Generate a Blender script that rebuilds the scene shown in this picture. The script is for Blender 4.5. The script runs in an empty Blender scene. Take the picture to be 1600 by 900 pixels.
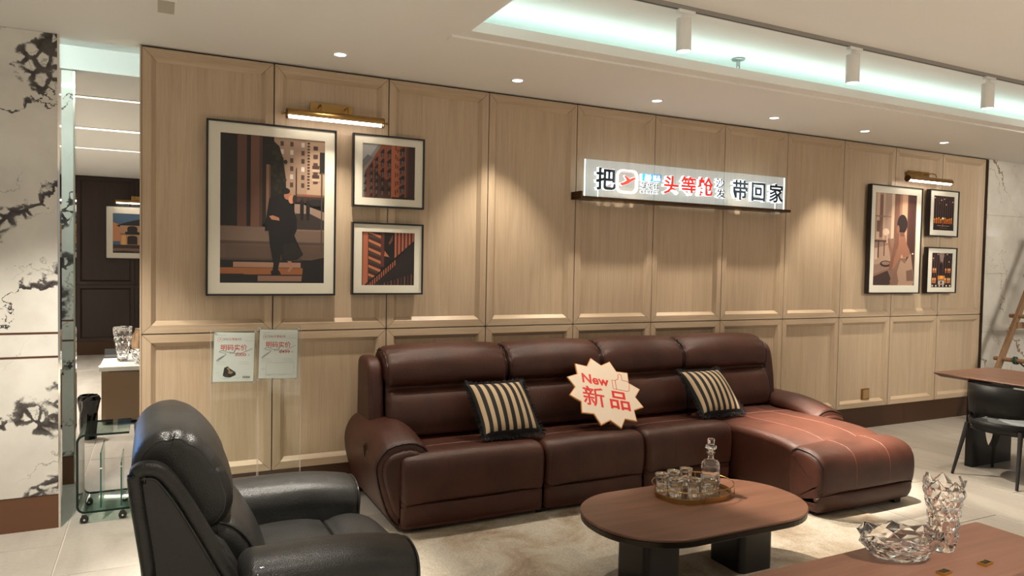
import bpy, bmesh, math, random
import numpy as np
from mathutils import Vector, Matrix
R = math.radians
random.seed(7)
SC = bpy.context.scene
COL = SC.collection

# ------------------------------------------------------------------ camera
cd = bpy.data.cameras.new('camera')
cam = bpy.data.objects.new('camera', cd)
COL.objects.link(cam)
cd.sensor_width = 36.0
cd.lens = 1119.787 / 1600 * 36.0
cd.clip_start = 0.05
_y, _p, _r = R(26.36764), R(-1.98393), R(1.08527)
_f = Vector((math.sin(_y) * math.cos(_p), math.cos(_y) * math.cos(_p), math.sin(_p)))
_r0 = Vector((math.cos(_y), -math.sin(_y), 0))
_u0 = _r0.cross(_f)
_rt = _r0 * math.cos(_r) + _u0 * math.sin(_r)
_up = -_r0 * math.sin(_r) + _u0 * math.cos(_r)
cam.matrix_world = Matrix(((_rt.x, _up.x, -_f.x, 0.09463), (_rt.y, _up.y, -_f.y, -5.08355),
                           (_rt.z, _up.z, -_f.z, 1.67638), (0, 0, 0, 1)))
SC.camera = cam

# ------------------------------------------------------------------ world, exposure
w = bpy.data.worlds.new('showroom_surround')
SC.world = w
w.use_nodes = True
w.node_tree.nodes['Background'].inputs[0].default_value = (1.0, 0.93, 0.84, 1)
w.node_tree.nodes['Background'].inputs[1].default_value = 0.33
SC.view_settings.view_transform = 'Standard'
SC.view_settings.look = 'None'
SC.view_settings.exposure = 0.0
SC.view_settings.gamma = 1.0
SC.view_settings.use_curve_mapping = False
SC.cycles.max_bounces = 24; SC.cycles.transmission_bounces = 24; SC.cycles.transparent_max_bounces = 24; SC.cycles.glossy_bounces = 8
WARM = (1.0, 0.89, 0.74)
P_DOWN, P_SPOT, P_FLOOR, E_COVE, E_BACK = 122.0, 160.0, 590.0, 2.6, 4.0

def spot(parent, loc, target, power, angle, blend=0.5, color=WARM, size=0.03):
    l = bpy.data.lights.new('lamp', 'SPOT')
    l.energy = power; l.color = color; l.spot_size = R(angle); l.spot_blend = blend; l.shadow_soft_size = size
    o = bpy.data.objects.new('lamp', l)
    COL.objects.link(o)
    d = Vector(target) - Vector(loc)
    o.rotation_euler = d.to_track_quat('-Z', 'Y').to_euler()
    o.location = Vector(loc) - (parent.location if parent else Vector())
    o.parent = parent
    return o
# showroom spots; the grid behind and beside the camera is added, unseen fill
for _x in (-3.0, 0.2, 3.4, 6.9):
    for _yy in (-4.4, -6.6):
        spot(None, (_x, _yy, 2.96), (_x, _yy, 0), P_FLOOR, 88, 0.7, (1.0, 0.93, 0.82), 0.06)
spot(None, (-0.65, -1.0, 2.96), (-0.25, -0.55, 0), 400, 66, 0.7, (1.0, 0.93, 0.82), 0.04)
spot(None, (0.55, -2.3, 2.96), (0.50, -1.72, 0.6), 950, 42, 0.7, (1.0, 0.93, 0.82), 0.04)
spot(None, (7.6, -4.6, 2.9), (8.6, 0.0, 1.3), 640, 66, 0.8, (1.0, 0.93, 0.82), 0.7)  # unseen fill spot, added to brighten the right panels and marble
spot(None, (-1.25, -0.45, 1.25), (0.05, -1.95, 0.93), 60, 24, 0.8, (0.12, 0.40, 1.0), 0.22)  # blue spot added for the glow of an unseen screen at the left
for _x in (-2.6, -0.9):
    for _yy in (3.2, 5.6): spot(None, (_x, _yy, 2.96), (_x, _yy, 0), P_FLOOR * 0.8, 110, 0.8, (1.0, 0.93, 0.82), 0.05)  # unseen spots without fixtures, brightening the back room

# ------------------------------------------------------------------ helpers
def s2l(c):
    return tuple(((v / 255) / 12.92 if v / 255 <= 0.04045 else ((v / 255 + 0.055) / 1.055) ** 2.4) for v in c)

class MB:
    """collects geometry in world coordinates; build() links it as one mesh object"""
    def __init__(s):
        s.v = []; s.f = []; s.m = []; s.c = []; s.sm = []
        s.mat = 0; s.col = None; s.smooth = False
    def add(s, vs, fs):
        b = len(s.v)
        s.v += [tuple(p) for p in vs]
        for f in fs:
            s.f.append(tuple(b + i for i in f)); s.m.append(s.mat); s.c.append(s.col); s.sm.append(s.smooth)
        return s
    def box(s, x0, x1, y0, y1, z0, z1):
        s.add([(x0, y0, z0), (x1, y0, z0), (x1, y1, z0), (x0, y1, z0), (x0, y0, z1), (x1, y0, z1), (x1, y1, z1), (x0, y1, z1)],
              [(0, 3, 2, 1), (4, 5, 6, 7), (0, 1, 5, 4), (1, 2, 6, 5), (2, 3, 7, 6), (3, 0, 4, 7)])
        return s
    def obox(s, c, ax, ay, az):
        """box by centre and three half-axis vectors"""
        c, ax, ay, az = Vector(c), Vector(ax), Vector(ay), Vector(az)
        vs = [c + i * ax + j * ay + k * az for k in (-1, 1) for (i, j) in ((-1, -1), (1, -1), (1, 1), (-1, 1))]
        s.add(vs, [(0, 3, 2, 1), (4, 5, 6, 7), (0, 1, 5, 4), (1, 2, 6, 5), (2, 3, 7, 6), (3, 0, 4, 7)])
        return s
    def rod(s, a, b, r0, r1=None, n=12, caps=True):
        r1 = r0 if r1 is None else r1
        a, b = Vector(a), Vector(b)
        d = (b - a).normalized()
        u = d.orthogonal().normalized(); v = d.cross(u)
        vs = []
        for p, r in ((a, r0), (b, r1)):
            for k in range(n):
                t = 2 * math.pi * k / n
                vs.append(p + r * (math.cos(t) * u + math.sin(t) * v))
        fs = [(k, (k + 1) % n, n + (k + 1) % n, n + k) for k in range(n)]
        if caps: fs += [tuple(range(n))[::-1], tuple(range(n, 2 * n))]
        return s.add(vs, fs)
    def tube(s, pts, r, n=8, closed=False):
        pts = [Vector(p) for p in pts]
        m = len(pts); vs = []; u = None
        for i, p in enumerate(pts):
            a = pts[(i - 1) % m] if (i or closed) else pts[0]
            b = pts[(i + 1) % m] if (i < m - 1 or closed) else pts[-1]
            d = (b - a).normalized()
            u = d.orthogonal().normalized() if u is None else (u - u.dot(d) * d).normalized()
            v = d.cross(u)
            for k in range(n):
                t = 2 * math.pi * k / n
                vs.append(p + r * (math.cos(t) * u + math.sin(t) * v))
        fs = []
        for i in range(m if closed else m - 1):
            j = (i + 1) % m
            fs += [(i * n + k, i * n + (k + 1) % n, j * n + (k + 1) % n, j * n + k) for k in range(n)]
        if not closed: fs += [tuple(range(n))[::-1], tuple(range((m - 1) * n, m * n))]
        return s.add(vs, fs)
    def lathe(s, prof, c=(0, 0, 0), n=32, closed=False, rad=None):
        """prof = [(r, z)], rad(k, i) scales the radius of ring i at spoke k"""
        vs = []; m = len(prof)
        for i, (r, z) in enumerate(prof):
            for k in range(n):
                t = 2 * math.pi * k / n
                q = r * (rad(k, i) if rad else 1)
                vs.append((c[0] + q * math.cos(t), c[1] + q * math.sin(t), c[2] + z))
        fs = []
        for i in range(m if closed else m - 1):
            j = (i + 1) % m
            fs += [(i * n + k, i * n + (k + 1) % n, j * n + (k + 1) % n, j * n + k) for k in range(n)]
        if not closed:
            if prof[0][0] > 1e-6: fs.append(tuple(range(n))[::-1])
            if prof[-1][0] > 1e-6: fs.append(tuple(range((m - 1) * n, m * n)))
        return s.add(vs, fs)
    def prism(s, poly, z0, z1):
        n = len(poly)
        s.add([(x, y, z0) for x, y in poly] + [(x, y, z1) for x, y in poly],
              [tuple(range(n))[::-1], tuple(range(n, 2 * n))] + [(k, (k + 1) % n, n + (k + 1) % n, n + k) for k in range(n)])
        return s
    def bevel_prism(s, poly, z0, z1, b):
        """prism whose upper and lower edges are chamfered by b"""
        n = len(poly); pi_ = inset(poly, b)
        rings = [[(x, y, z0) for x, y in pi_], [(x, y, z0 + b) for x, y in poly], [(x, y, z1 - b) for x, y in poly], [(x, y, z1) for x, y in pi_]]
        fs = [tuple(range(n))[::-1], tuple(range(3 * n, 4 * n))]
        for i in range(3): fs += [(i * n + k, i * n + (k + 1) % n, (i + 1) * n + (k + 1) % n, (i + 1) * n + k) for k in range(n)]
        return s.add(sum(rings, []), fs)
    def xform(s, M, start=0):
        M = Matrix(M)
        for i in range(start, len(s.v)): s.v[i] = tuple(M @ Vector(s.v[i]))
        return s
    def build(s, name, mats, parent=None, smooth=None):
        me = bpy.data.meshes.new(name)
        off = parent_loc(parent)
        me.from_pydata([(x - off.x, y - off.y, z - off.z) for x, y, z in s.v], [], s.f)
        for m in (mats if isinstance(mats, (list, tuple)) else [mats]): me.materials.append(m)
        me.polygons.foreach_set('material_index', s.m)
        if smooth is None: sm = s.sm
        else: sm = [smooth] * len(s.f)
        me.polygons.foreach_set('use_smooth', sm)
        if any(c is not None for c in s.c):
            ca = me.color_attributes.new('Col', 'FLOAT_COLOR', 'CORNER')
            arr = []
            for f, c in zip(s.f, s.c):
                q = s2l(c) if c else (1, 1, 1)
                arr += [q[0], q[1], q[2], 1.0] * len(f)
            ca.data.foreach_set('color', arr)
        me.update()
        o = bpy.data.objects.new(name, me)
        COL.objects.link(o)
        if parent: o.parent = parent
        return o

def parent_loc(p):
    v = Vector()
    while p: v += p.location; p = p.parent
    return v

def thing(name, label, cat, loc=(0, 0, 0), group=None):
    o = bpy.data.objects.new(name, None)
    COL.objects.link(o)
    o.location = loc; o.empty_display_size = 0.1
    return tag(o, label, cat, group)

def tag(o, label, cat, group=None):
    o['label'] = label; o['category'] = cat
    if group: o['group'] = group
    return o

def struct(o):
    o['kind'] = 'structure'; return o

def copy_tree(o, loc=None, label=None, parent=None):
    c = o.copy(); COL.objects.link(c)
    if parent: c.parent = parent
    if loc is not None: c.location = loc
    if label: c['label'] = label
    for ch in [x for x in o.children]: copy_tree(ch, None, None, c)
    return c

def inset(poly, d):
    n = len(poly); a = sum(poly[k][0] * poly[(k + 1) % n][1] - poly[(k + 1) % n][0] * poly[k][1] for k in range(n))
    sg = 1 if a > 0 else -1; out = []
    for k in range(n):
        p, q, r = Vector(poly[k - 1]), Vector(poly[k]), Vector(poly[(k + 1) % n])
        e1 = (q - p); e2 = (r - q)
        t = (e1.normalized() + e2.normalized())
        if t.length < 1e-6: t = e1
        t.normalize()
        nrm = Vector((-t.y, t.x)) * sg
        out.append((q.x + nrm.x * d, q.y + nrm.y * d))
    return out

def catmull(pts, per=6, closed=True):
    n = len(pts); out = []
    for i in range(n if closed else n - 1):
        p0, p1, p2, p3 = (pts[(i - 1) % n] if closed or i else pts[0]), pts[i], pts[(i + 1) % n], (pts[(i + 2) % n] if closed or i < n - 2 else pts[-1])
        for k in range(per):
            t = k / per
            out.append(tuple(0.5 * (2 * b + (c - a) * t + (2 * a - 5 * b + 4 * c - d) * t * t + (3 * b - a - 3 * c + d) * t ** 3)
                             for a, b, c, d in zip(p0, p1, p2, p3)))
    if not closed: out.append(tuple(pts[-1]))
    return out

def loft(mb, prof, a0, a1, r, axis='x', mid=10, per=5, deform=None, smooth_prof=True):
    """closed 2-D profile swept along an axis with padded, rounded ends"""
    P = catmull(prof, per) if smooth_prof else prof
    n = len(P); sec = []
    K = 7
    for k in range(K + 1):
        a = math.pi / 2 * k / K
        sec.append((a0 + r * (1 - math.cos(math.pi / 2 - a) if False else 1 - math.sin(a)) if False else a0 + r * (1 - math.cos(a)), r * (1 - math.sin(a))))
    for k in range(1, mid): sec.append((a0 + r + (a1 - a0 - 2 * r) * k / mid, 0))
    for k in range(K, -1, -1):
        a = math.pi / 2 * k / K
        sec.append((a1 - r * (1 - math.cos(a)), r * (1 - math.sin(a))))
    vs = []
    for t, d in sec:
        Q = inset(P, d) if d > 1e-6 else P
        for p, q in Q:
            v = (t, p, q) if axis == 'x' else (p, t, q)
            vs.append(deform(*v) if deform else v)
    fs = []
    for i in range(len(sec) - 1):
        fs += [(i * n + k, i * n + (k + 1) % n, (i + 1) * n + (k + 1) % n, (i + 1) * n + k) for k in range(n)]
    s0 = mb.smooth; mb.smooth = True
    mb.add(vs, fs)
    for k in (1, 2): mb.sm.append(False); mb.m.append(mb.mat); mb.c.append(mb.col)
    b0 = len(mb.v) - len(vs)
    mb.f += [tuple(b0 + q for q in range(n))[::-1], tuple(b0 + q for q in range((len(sec) - 1) * n, len(sec) * n))]
    mb.smooth = s0
    return mb

def fix(o):
    bm = bmesh.new(); bm.from_mesh(o.data)
    bmesh.ops.recalc_face_normals(bm, faces=bm.faces)
    bm.to_mesh(o.data); bm.free()
    return o

def rrect(x0, x1, y0, y1, r, n=8):
    out = []
    for cx, cy, a in ((x1 - r, y0 + r, -90), (x1 - r, y1 - r, 0), (x0 + r, y1 - r, 90), (x0 + r, y0 + r, 180)):
        for k in range(n + 1):
            t = R(a + 90 * k / n)
            out.append((cx + r * math.cos(t), cy + r * math.sin(t)))
    return out

_TXT = {}
def text_geo(body, size=1.0, depth=0.0, offset=0.0, res=3):
    key = (body, size, depth, offset, res)
    if key not in _TXT:
        c = bpy.data.curves.new('lettering', 'FONT')
        c.body = body; c.size = size; c.extrude = depth; c.offset = offset; c.resolution_u = res
        o = bpy.data.objects.new('lettering', c)
        COL.objects.link(o)
        me = bpy.data.meshes.new_from_object(o.evaluated_get(bpy.context.evaluated_depsgraph_get()))
        _TXT[key] = ([tuple(v.co) for v in me.vertices], [tuple(p.vertices) for p in me.polygons])
        bpy.data.objects.remove(o); bpy.data.curves.remove(c); bpy.data.meshes.remove(me)
    return _TXT[key]

def text_fit(mb, body, frame, box, depth=0.0, offset=0.0, lift=0.0, italic=0.0, res=3):
    """lettering stretched into box=(u0,u1,v0,v1) on the plane frame=(origin,U,V,N)"""
    vs, fs = text_geo(body, 1.0, 0.5 if depth else 0.0, offset, res)
    xs = [v[0] for v in vs]; ys = [v[1] for v in vs]
    x0, x1, y0, y1 = min(xs), max(xs), min(ys), max(ys)
    O, U, V, N = [Vector(q) for q in frame]
    out = []
    for x, y, z in vs:
        u = box[0] + (x - x0) / (x1 - x0) * (box[1] - box[0]); v = box[2] + (y - y0) / (y1 - y0) * (box[3] - box[2])
        u += italic * (v - box[2])
        out.append(O + U * u + V * v + N * (lift + (z + 0.5) * depth if depth else lift))
    mb.add(out, fs)
    return mb

# ------------------------------------------------------------------ materials
def nmat(name):
    m = bpy.data.materials.new(name); m.use_nodes = True
    nt = m.node_tree
    return m, nt, nt.nodes, nt.links, nt.nodes['Principled BSDF']

def plain(name, col, rough=0.5, metal=0.0, spec=0.5, emit=None, estr=0.0, coat=0.0):
    m, nt, N, L, b = nmat(name)
    b.inputs['Base Color'].default_value = (*col, 1)
    b.inputs['Roughness'].default_value = rough
    b.inputs['Metallic'].default_value = metal
    b.inputs['Specular IOR Level'].default_value = spec
    b.inputs['Coat Weight'].default_value = coat
    if emit:
        b.inputs['Emission Color'].default_value = (*emit, 1); b.inputs['Emission Strength'].default_value = estr
    return m

def coords(N, L, scale, rnd=False, kind='Object'):
    tc = N.new('ShaderNodeTexCoord'); mp = N.new('ShaderNodeMapping')
    mp.inputs['Scale'].default_value = scale
    L.new(tc.outputs[kind], mp.inputs['Vector'])
    if rnd:
        oi = N.new('ShaderNodeObjectInfo'); ml = N.new('ShaderNodeVectorMath'); ml.operation = 'SCALE'
        cx = N.new('ShaderNodeCombineXYZ')
        for k in ('X', 'Y', 'Z'): L.new(oi.outputs['Random'], cx.inputs[k])
        L.new(cx.outputs[0], ml.inputs[0]); ml.inputs['Scale'].default_value = 37.0
        L.new(ml.outputs[0], mp.inputs['Location'])
    return mp.outputs['Vector']

def ramp(N, L, fac, stops):
    r = N.new('ShaderNodeValToRGB')
    while len(r.color_ramp.elements) < len(stops): r.color_ramp.elements.new(0.5)
    for e, (p, c) in zip(r.color_ramp.elements, stops):
        e.position = p; e.color = (*c, 1) if len(c) == 3 else c
    L.new(fac, r.inputs['Fac'])
    return r.outputs['Color']

def noise(N, L, vec, scale, detail=4, rough=0.55, dist=0.0):
    n = N.new('ShaderNodeTexNoise')
    n.inputs['Scale'].default_value = scale; n.inputs['Detail'].default_value = detail
    n.inputs['Roughness'].default_value = rough; n.inputs['Distortion'].default_value = dist
    if vec is not None: L.new(vec, n.inputs['Vector'])
    return n.outputs['Fac']

def mixc(N, L, fac, a, b, mode='MIX'):
    m = N.new('ShaderNodeMix'); m.data_type = 'RGBA'; m.blend_type = mode
    if isinstance(fac, float): m.inputs[0].default_value = fac
    else: L.new(fac, m.inputs[0])
    for k, q in ((6, a), (7, b)):
        if isinstance(q, tuple): m.inputs[k].default_value = (*q, 1)
        else: L.new(q, m.inputs[k])
    return m.outputs[2]

def bump(N, L, b, h, strength, dist=0.01):
    n = N.new('ShaderNodeBump'); n.inputs['Strength'].default_value = strength; n.inputs['Distance'].default_value = dist
    L.new(h, n.inputs['Height']); L.new(n.outputs['Normal'], b.inputs['Normal'])

def wood(name, dark, light, axis, rough=0.45, rnd=True, fine=1.0, bumps=0.12, contrast=0.5, coat=0.0):
    m, nt, N, L, b = nmat(name)
    sc = {'x': (0.9, 14, 14), 'y': (14, 0.9, 14), 'z': (14, 14, 0.9)}[axis]
    v = coords(N, L, tuple(q * fine for q in sc), rnd)
    a = noise(N, L, v, 1.0, 5, 0.6, 0.9)
    sc2 = {'x': (3, 120, 120), 'y': (120, 3, 120), 'z': (120, 120, 3)}[axis]
    v2 = coords(N, L, sc2, rnd)
    f = noise(N, L, v2, 1.0, 3, 0.7)
    c1 = ramp(N, L, a, [(0.5 - contrast * 0.5, dark), (0.5 + contrast * 0.4, light)])
    g = ramp(N, L, f, [(0.3, (0.88, 0.865, 0.845)), (0.65, (1.03, 1.03, 1.03))])
    L.new(mixc(N, L, 1.0, c1, g, 'MULTIPLY'), b.inputs['Base Color'])
    b.inputs['Roughness'].default_value = rough
    b.inputs['Coat Weight'].default_value = coat; b.inputs['Coat Roughness'].default_value = 0.15
    bump(N, L, b, f, bumps, 0.003)
    return m

def leather(name, col, rough=0.36, var=0.25, coat=0.0):
    m, nt, N, L, b = nmat(name)
    v = coords(N, L, (1, 1, 1))
    a = noise(N, L, v, 5.0, 5, 0.6)
    c = ramp(N, L, a, [(0.3, tuple(q * (1 - var) for q in col)), (0.7, tuple(q * (1 + var) for q in col))])
    L.new(c, b.inputs['Base Color'])
    vo = N.new('ShaderNodeTexVoronoi'); vo.inputs['Scale'].default_value = 260; L.new(v, vo.inputs['Vector'])
    wr = noise(N, L, v, 14.0, 4, 0.55, 0.6)
    ad = N.new('ShaderNodeMath'); ad.operation = 'MULTIPLY_ADD'
    L.new(wr, ad.inputs[0]); ad.inputs[1].default_value = 2.2; L.new(vo.outputs['Distance'], ad.inputs[2])
    bump(N, L, b, ad.outputs[0], 0.22, 0.008)
    rr = N.new('ShaderNodeMapRange'); L.new(a, rr.inputs['Value'])
    rr.inputs['To Min'].default_value = rough - 0.06; rr.inputs['To Max'].default_value = rough + 0.08
    L.new(rr.outputs[0], b.inputs['Roughness'])
    b.inputs['Specular IOR Level'].default_value = 0.38
    b.inputs['Coat Weight'].default_value = coat
    return m

def marble(name, base, vein, tint, scale=1.0, thick=0.05, dens=0.5, rough=0.08, ang=38, breccia=True):
    """diagonal clustered veins, broken into fragments"""
    m, nt, N, L, b = nmat(name)
    tc = N.new('ShaderNodeNewGeometry')
    def mth(op, a, c=None, d=None):
        q = N.new('ShaderNodeMath'); q.operation = op
        for k, v_ in enumerate((a, c, d)):
            if v_ is None: continue
            if isinstance(v_, (int, float)): q.inputs[k].default_value = v_
            else: L.new(v_, q.inputs[k])
        return q.outputs[0]
    mp = N.new('ShaderNodeMapping'); mp.inputs['Rotation'].default_value = (0, R(ang), 0); mp.inputs['Location'].default_value = (3.1, 0, 7.7)
    L.new(tc.outputs['Position'], mp.inputs['Vector'])
    wn = N.new('ShaderNodeTexNoise'); wn.inputs['Scale'].default_value = 1.3 * scale; wn.inputs['Detail'].default_value = 7; wn.inputs['Roughness'].default_value = 0.62
    L.new(mp.outputs[0], wn.inputs['Vector'])
    sx = N.new('ShaderNodeSeparateXYZ'); L.new(mp.outputs[0], sx.inputs[0])
    t = mth('MULTIPLY_ADD', sx.outputs['Z'], 2.1 * scale, mth('MULTIPLY', wn.outputs['Fac'], 2.6))
    d = mth('ABSOLUTE', mth('SUBTRACT', mth('FRACT', t), 0.5))               # 0 on a vein line
    wmask = noise(N, L, mp.outputs[0], 1.9 * scale, 3, 0.5)
    wd = mth('MULTIPLY', mth('MAXIMUM', mth('SUBTRACT', wmask, 0.62 - 0.25 * dens), 0.012), thick)
    core = mth('DIVIDE', d, wd)
    cv = ramp(N, L, core, [(0.0, (1, 1, 1)), (0.7, (0.9, 0.9, 0.9)), (1.0, (0, 0, 0))])
    if breccia:
        vo = N.new('ShaderNodeTexVoronoi'); vo.feature = 'DISTANCE_TO_EDGE'; vo.inputs['Scale'].default_value = 13
        vv = N.new('ShaderNodeVectorMath'); vv.operation = 'MULTIPLY_ADD'; L.new(wn.outputs['Color'], vv.inputs[0]); vv.inputs[1].default_value = (.16, .16, .16); L.new(mp.outputs[0], vv.inputs[2])
        L.new(vv.outputs[0], vo.inputs['Vector'])
        bn = noise(N, L, mp.outputs[0], 6, 4, 0.6)
        e = mth('DIVIDE', vo.outputs['Distance'], mth('MULTIPLY', mth('MAXIMUM', mth('SUBTRACT', bn, 0.28), 0.02), 1.35))
        ev = ramp(N, L, e, [(0.55, (1, 1, 1)), (1.0, (0, 0, 0))])
        cv = mixc(N, L, 1.0, cv, ev, 'MULTIPLY')
    hair = mth('DIVIDE', mth('ABSOLUTE', mth('SUBTRACT', mth('FRACT', mth('MULTIPLY', t, 1.7)), 0.5)), mth('MULTIPLY', mth('MAXIMUM', mth('SUBTRACT', wmask, 0.42), 0.004), 0.16))
    hv = ramp(N, L, hair, [(0.2, (0.5, 0.5, 0.5)), (1.0, (0, 0, 0))])
    fac = mixc(N, L, 1.0, cv, hv, 'LIGHTEN')
    cl = noise(N, L, mp.outputs[0], 2.4, 5, 0.6)
    bg = ramp(N, L, cl, [(0.35, tint), (0.60, base)])
    L.new(mixc(N, L, fac, bg, vein), b.inputs['Base Color'])
    b.inputs['Roughness'].default_value = rough
    return m

def glass(name, col=(1, 1, 1), rough=0.0, ior=1.5):
    m, nt, N, L, b = nmat(name)
    b.inputs['Base Color'].default_value = (*col, 1); b.inputs['Roughness'].default_value = rough
    b.inputs['IOR'].default_value = ior; b.inputs['Transmission Weight'].default_value = 1.0
    return m

def sheet(name, col=(0.96, 0.98, 0.97), refl=1.0, glow=0.0):
    """thin clear sheet: straight-through transparency plus a fresnel reflection"""
    m, nt, N, L, b = nmat(name)
    N.remove(b)
    t = N.new('ShaderNodeBsdfTransparent'); t.inputs[0].default_value = (*col, 1)
    g = N.new('ShaderNodeBsdfGlossy'); g.inputs['Roughness'].default_value = 0.02
    f = N.new('ShaderNodeFresnel')
    ge = N.new('ShaderNodeNewGeometry'); mr = N.new('ShaderNodeMapRange'); L.new(ge.outputs['Backfacing'], mr.inputs['Value'])
    mr.inputs['To Min'].default_value = 1.0 + 0.45 * refl; mr.inputs['To Max'].default_value = 1 / (1.0 + 0.45 * refl)
    L.new(mr.outputs[0], f.inputs[0])
    mx = N.new('ShaderNodeMixShader')
    L.new(f.outputs[0], mx.inputs[0]); L.new(t.outputs[0], mx.inputs[1]); L.new(g.outputs[0], mx.inputs[2])
    out = mx.outputs[0]
    if glow:
        em = N.new('ShaderNodeEmission'); em.inputs[0].default_value = (0.86, 0.97, 1.0, 1); em.inputs[1].default_value = glow
        ad = N.new('ShaderNodeAddShader'); L.new(out, ad.inputs[0]); L.new(em.outputs[0], ad.inputs[1]); out = ad.outputs[0]
    L.new(out, N['Material Output'].inputs[0])
    return m

def attr_mat(name, rough=0.5, gain=1.0):
    m, nt, N, L, b = nmat(name)
    a = N.new('ShaderNodeAttribute'); a.attribute_name = 'Col'
    L.new(a.outputs['Color'], b.inputs['Base Color'])
    b.inputs['Roughness'].default_value = rough
    return m

def tile_mat(name):
    m, nt, N, L, b = nmat(name)
    v = coords(N, L, (1, 1, 1), True)
    vs = coords(N, L, (2.2, 0.5, 1), True)
    a = noise(N, L, vs, 2.2, 6, 0.6, 0.5)
    c = ramp(N, L, a, [(0.3, (0.32, 0.288, 0.248)), (0.7, (0.435, 0.398, 0.348))])
    f = noise(N, L, v, 40, 3, 0.6)
    g = ramp(N, L, f, [(0.3, (0.93, 0.93, 0.93)), (0.7, (1.03, 1.03, 1.03))])
    L.new(mixc(N, L, 1.0, c, g, 'MULTIPLY'), b.inputs['Base Color'])
    b.inputs['Roughness'].default_value = 0.34
    bump(N, L, b, f, 0.03, 0.002)
    return m

def rug_mat(name):
    m, nt, N, L, b = nmat(name)
    v = coords(N, L, (1, 1, 1), kind='Object')
    a = noise(N, L, v, 2.4, 6, 0.66, 0.6)
    c = ramp(N, L, a, [(0.30, (0.20, 0.14, 0.095)), (0.46, (0.34, 0.285, 0.215)), (0.58, (0.42, 0.38, 0.315)), (0.75, (0.30, 0.285, 0.245))])
    f = noise(N, L, v, 90, 3, 0.7)
    g = ramp(N, L, f, [(0.3, (0.72, 0.7, 0.68)), (0.7, (1.12, 1.12, 1.12))])
    L.new(mixc(N, L, 1.0, c, g, 'MULTIPLY'), b.inputs['Base Color'])
    b.inputs['Roughness'].default_value = 0.95
    bump(N, L, b, f, 0.5, 0.004)
    return m

M = {}
M['oak_z'] = wood('oak_vertical_grain', (0.445, 0.330, 0.220), (0.55, 0.424, 0.293), 'z', 0.42, contrast=0.55)
M['oak_x'] = wood('oak_horizontal_grain', (0.445, 0.330, 0.220), (0.55, 0.424, 0.293), 'x', 0.42, contrast=0.55)
M['dark_z'] = wood('dark_walnut_vertical', (0.020, 0.009, 0.007), (0.034, 0.016, 0.012), 'z', 0.4)
M['dark_x'] = wood('dark_walnut_horizontal', (0.020, 0.009, 0.007), (0.034, 0.016, 0.012), 'x', 0.4)
M['gap'] = plain('shadow_gap', (0.03, 0.018, 0.01), 0.8)
M['base'] = plain('brown_plinth', (0.075, 0.035, 0.018), 0.38, 0.4)
M['paint'] = plain('ceiling_paint', (0.86, 0.845, 0.81), 0.75)
M['white'] = plain('white_paint', (0.80, 0.79, 0.76), 0.45)
M['grout'] = plain('tile_grout', (0.60, 0.55, 0.48), 0.9)
M['tile'] = tile_mat('stone_tile')
M['rug'] = rug_mat('faded_rug')
M['marble'] = marble('white_marble_dark_veins', (0.70, 0.68, 0.62), (0.040, 0.032, 0.030), (0.60, 0.575, 0.52), 0.95, 1.15, 0.9, 0.08, 38)
M['marble_r'] = marble('white_marble_gold_veins', (0.70, 0.66, 0.58), (0.26, 0.17, 0.10), (0.60, 0.56, 0.49), 0.55, 0.16, 0.6, 0.05, -52, False)
M['marble_top'] = marble('cream_marble', (0.85, 0.83, 0.78), (0.55, 0.5, 0.44), (0.75, 0.73, 0.68), 1.0, 0.1, 0.3, 0.15, 20, False)
M['chrome'] = plain('polished_steel', (0.82, 0.80, 0.76), 0.06, 1.0)
M['steel'] = plain('dull_steel', (0.34, 0.33, 0.31), 0.3, 0.9)
M['copper'] = plain('copper_strip', (0.16, 0.075, 0.045), 0.35, 0.7)
M['plinth2'] = plain('brown_metal_plinth', (0.16, 0.075, 0.04), 0.35, 0.35)
M['brass'] = plain('aged_brass', (0.42, 0.26, 0.09), 0.28, 1.0)
M['brass_d'] = plain('dark_bronze', (0.10, 0.055, 0.025), 0.35, 1.0)
M['black'] = plain('black_lacquer', (0.008, 0.007, 0.007), 0.3)
M['chairblack'] = plain('black_chair_leather', (0.006, 0.006, 0.006), 0.5, 0, 0.3)
M['blackmat'] = plain('black_matt', (0.012, 0.011, 0.011), 0.6)
M['mount'] = plain('cream_mount_board', (0.66, 0.63, 0.53), 0.7)
M['art'] = attr_mat('print_ink', 0.45)
M['paper'] = plain('white_paper', (0.78, 0.78, 0.75), 0.5)
M['leather'] = leather('oxblood_leather', (0.054, 0.0175, 0.0105), 0.40)
M['leather_t'] = leather('tan_brown_leather', (0.060, 0.0165, 0.0115), 0.36)
M['pipe'] = plain('oxblood_piping', (0.020, 0.007, 0.006), 0.4)
M['seam'] = plain('light_stitching', (0.16, 0.06, 0.045), 0.45)
M['bleather'] = leather('black_leather', (0.013, 0.0125, 0.0115), 0.36, 0.2, 0.08)
M['bpipe'] = plain('black_piping', (0.010, 0.0095, 0.009), 0.28)
M['walnut_x'] = wood('walnut_lengthwise', (0.105, 0.044, 0.028), (0.185, 0.085, 0.052), 'x', 0.36, False, 0.9, 0.05, coat=0.1)
M['walnut_y'] = wood('walnut_crosswise', (0.15, 0.062, 0.036), (0.24, 0.11, 0.062), 'y', 0.34, False, 0.9, 0.05, coat=0.1)
M['pine'] = wood('old_pine', (0.20, 0.11, 0.055), (0.32, 0.19, 0.10), 'z', 0.6, False, 1.6)
M['glass'] = glass('clear_crystal', ior=1.58)
M['sheet'] = sheet('clear_acrylic_sheet')
M['litsheet'] = sheet('edge_lit_acrylic', (0.88, 0.90, 0.90), 0.6, 0.15)
M['gsheet'] = sheet('green_tinted_glass', (0.80, 0.90, 0.86))
M['gedge'] = plain('dark_glass_edge', (0.006, 0.016, 0.013), 0.3, 0, 0.25)
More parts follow.
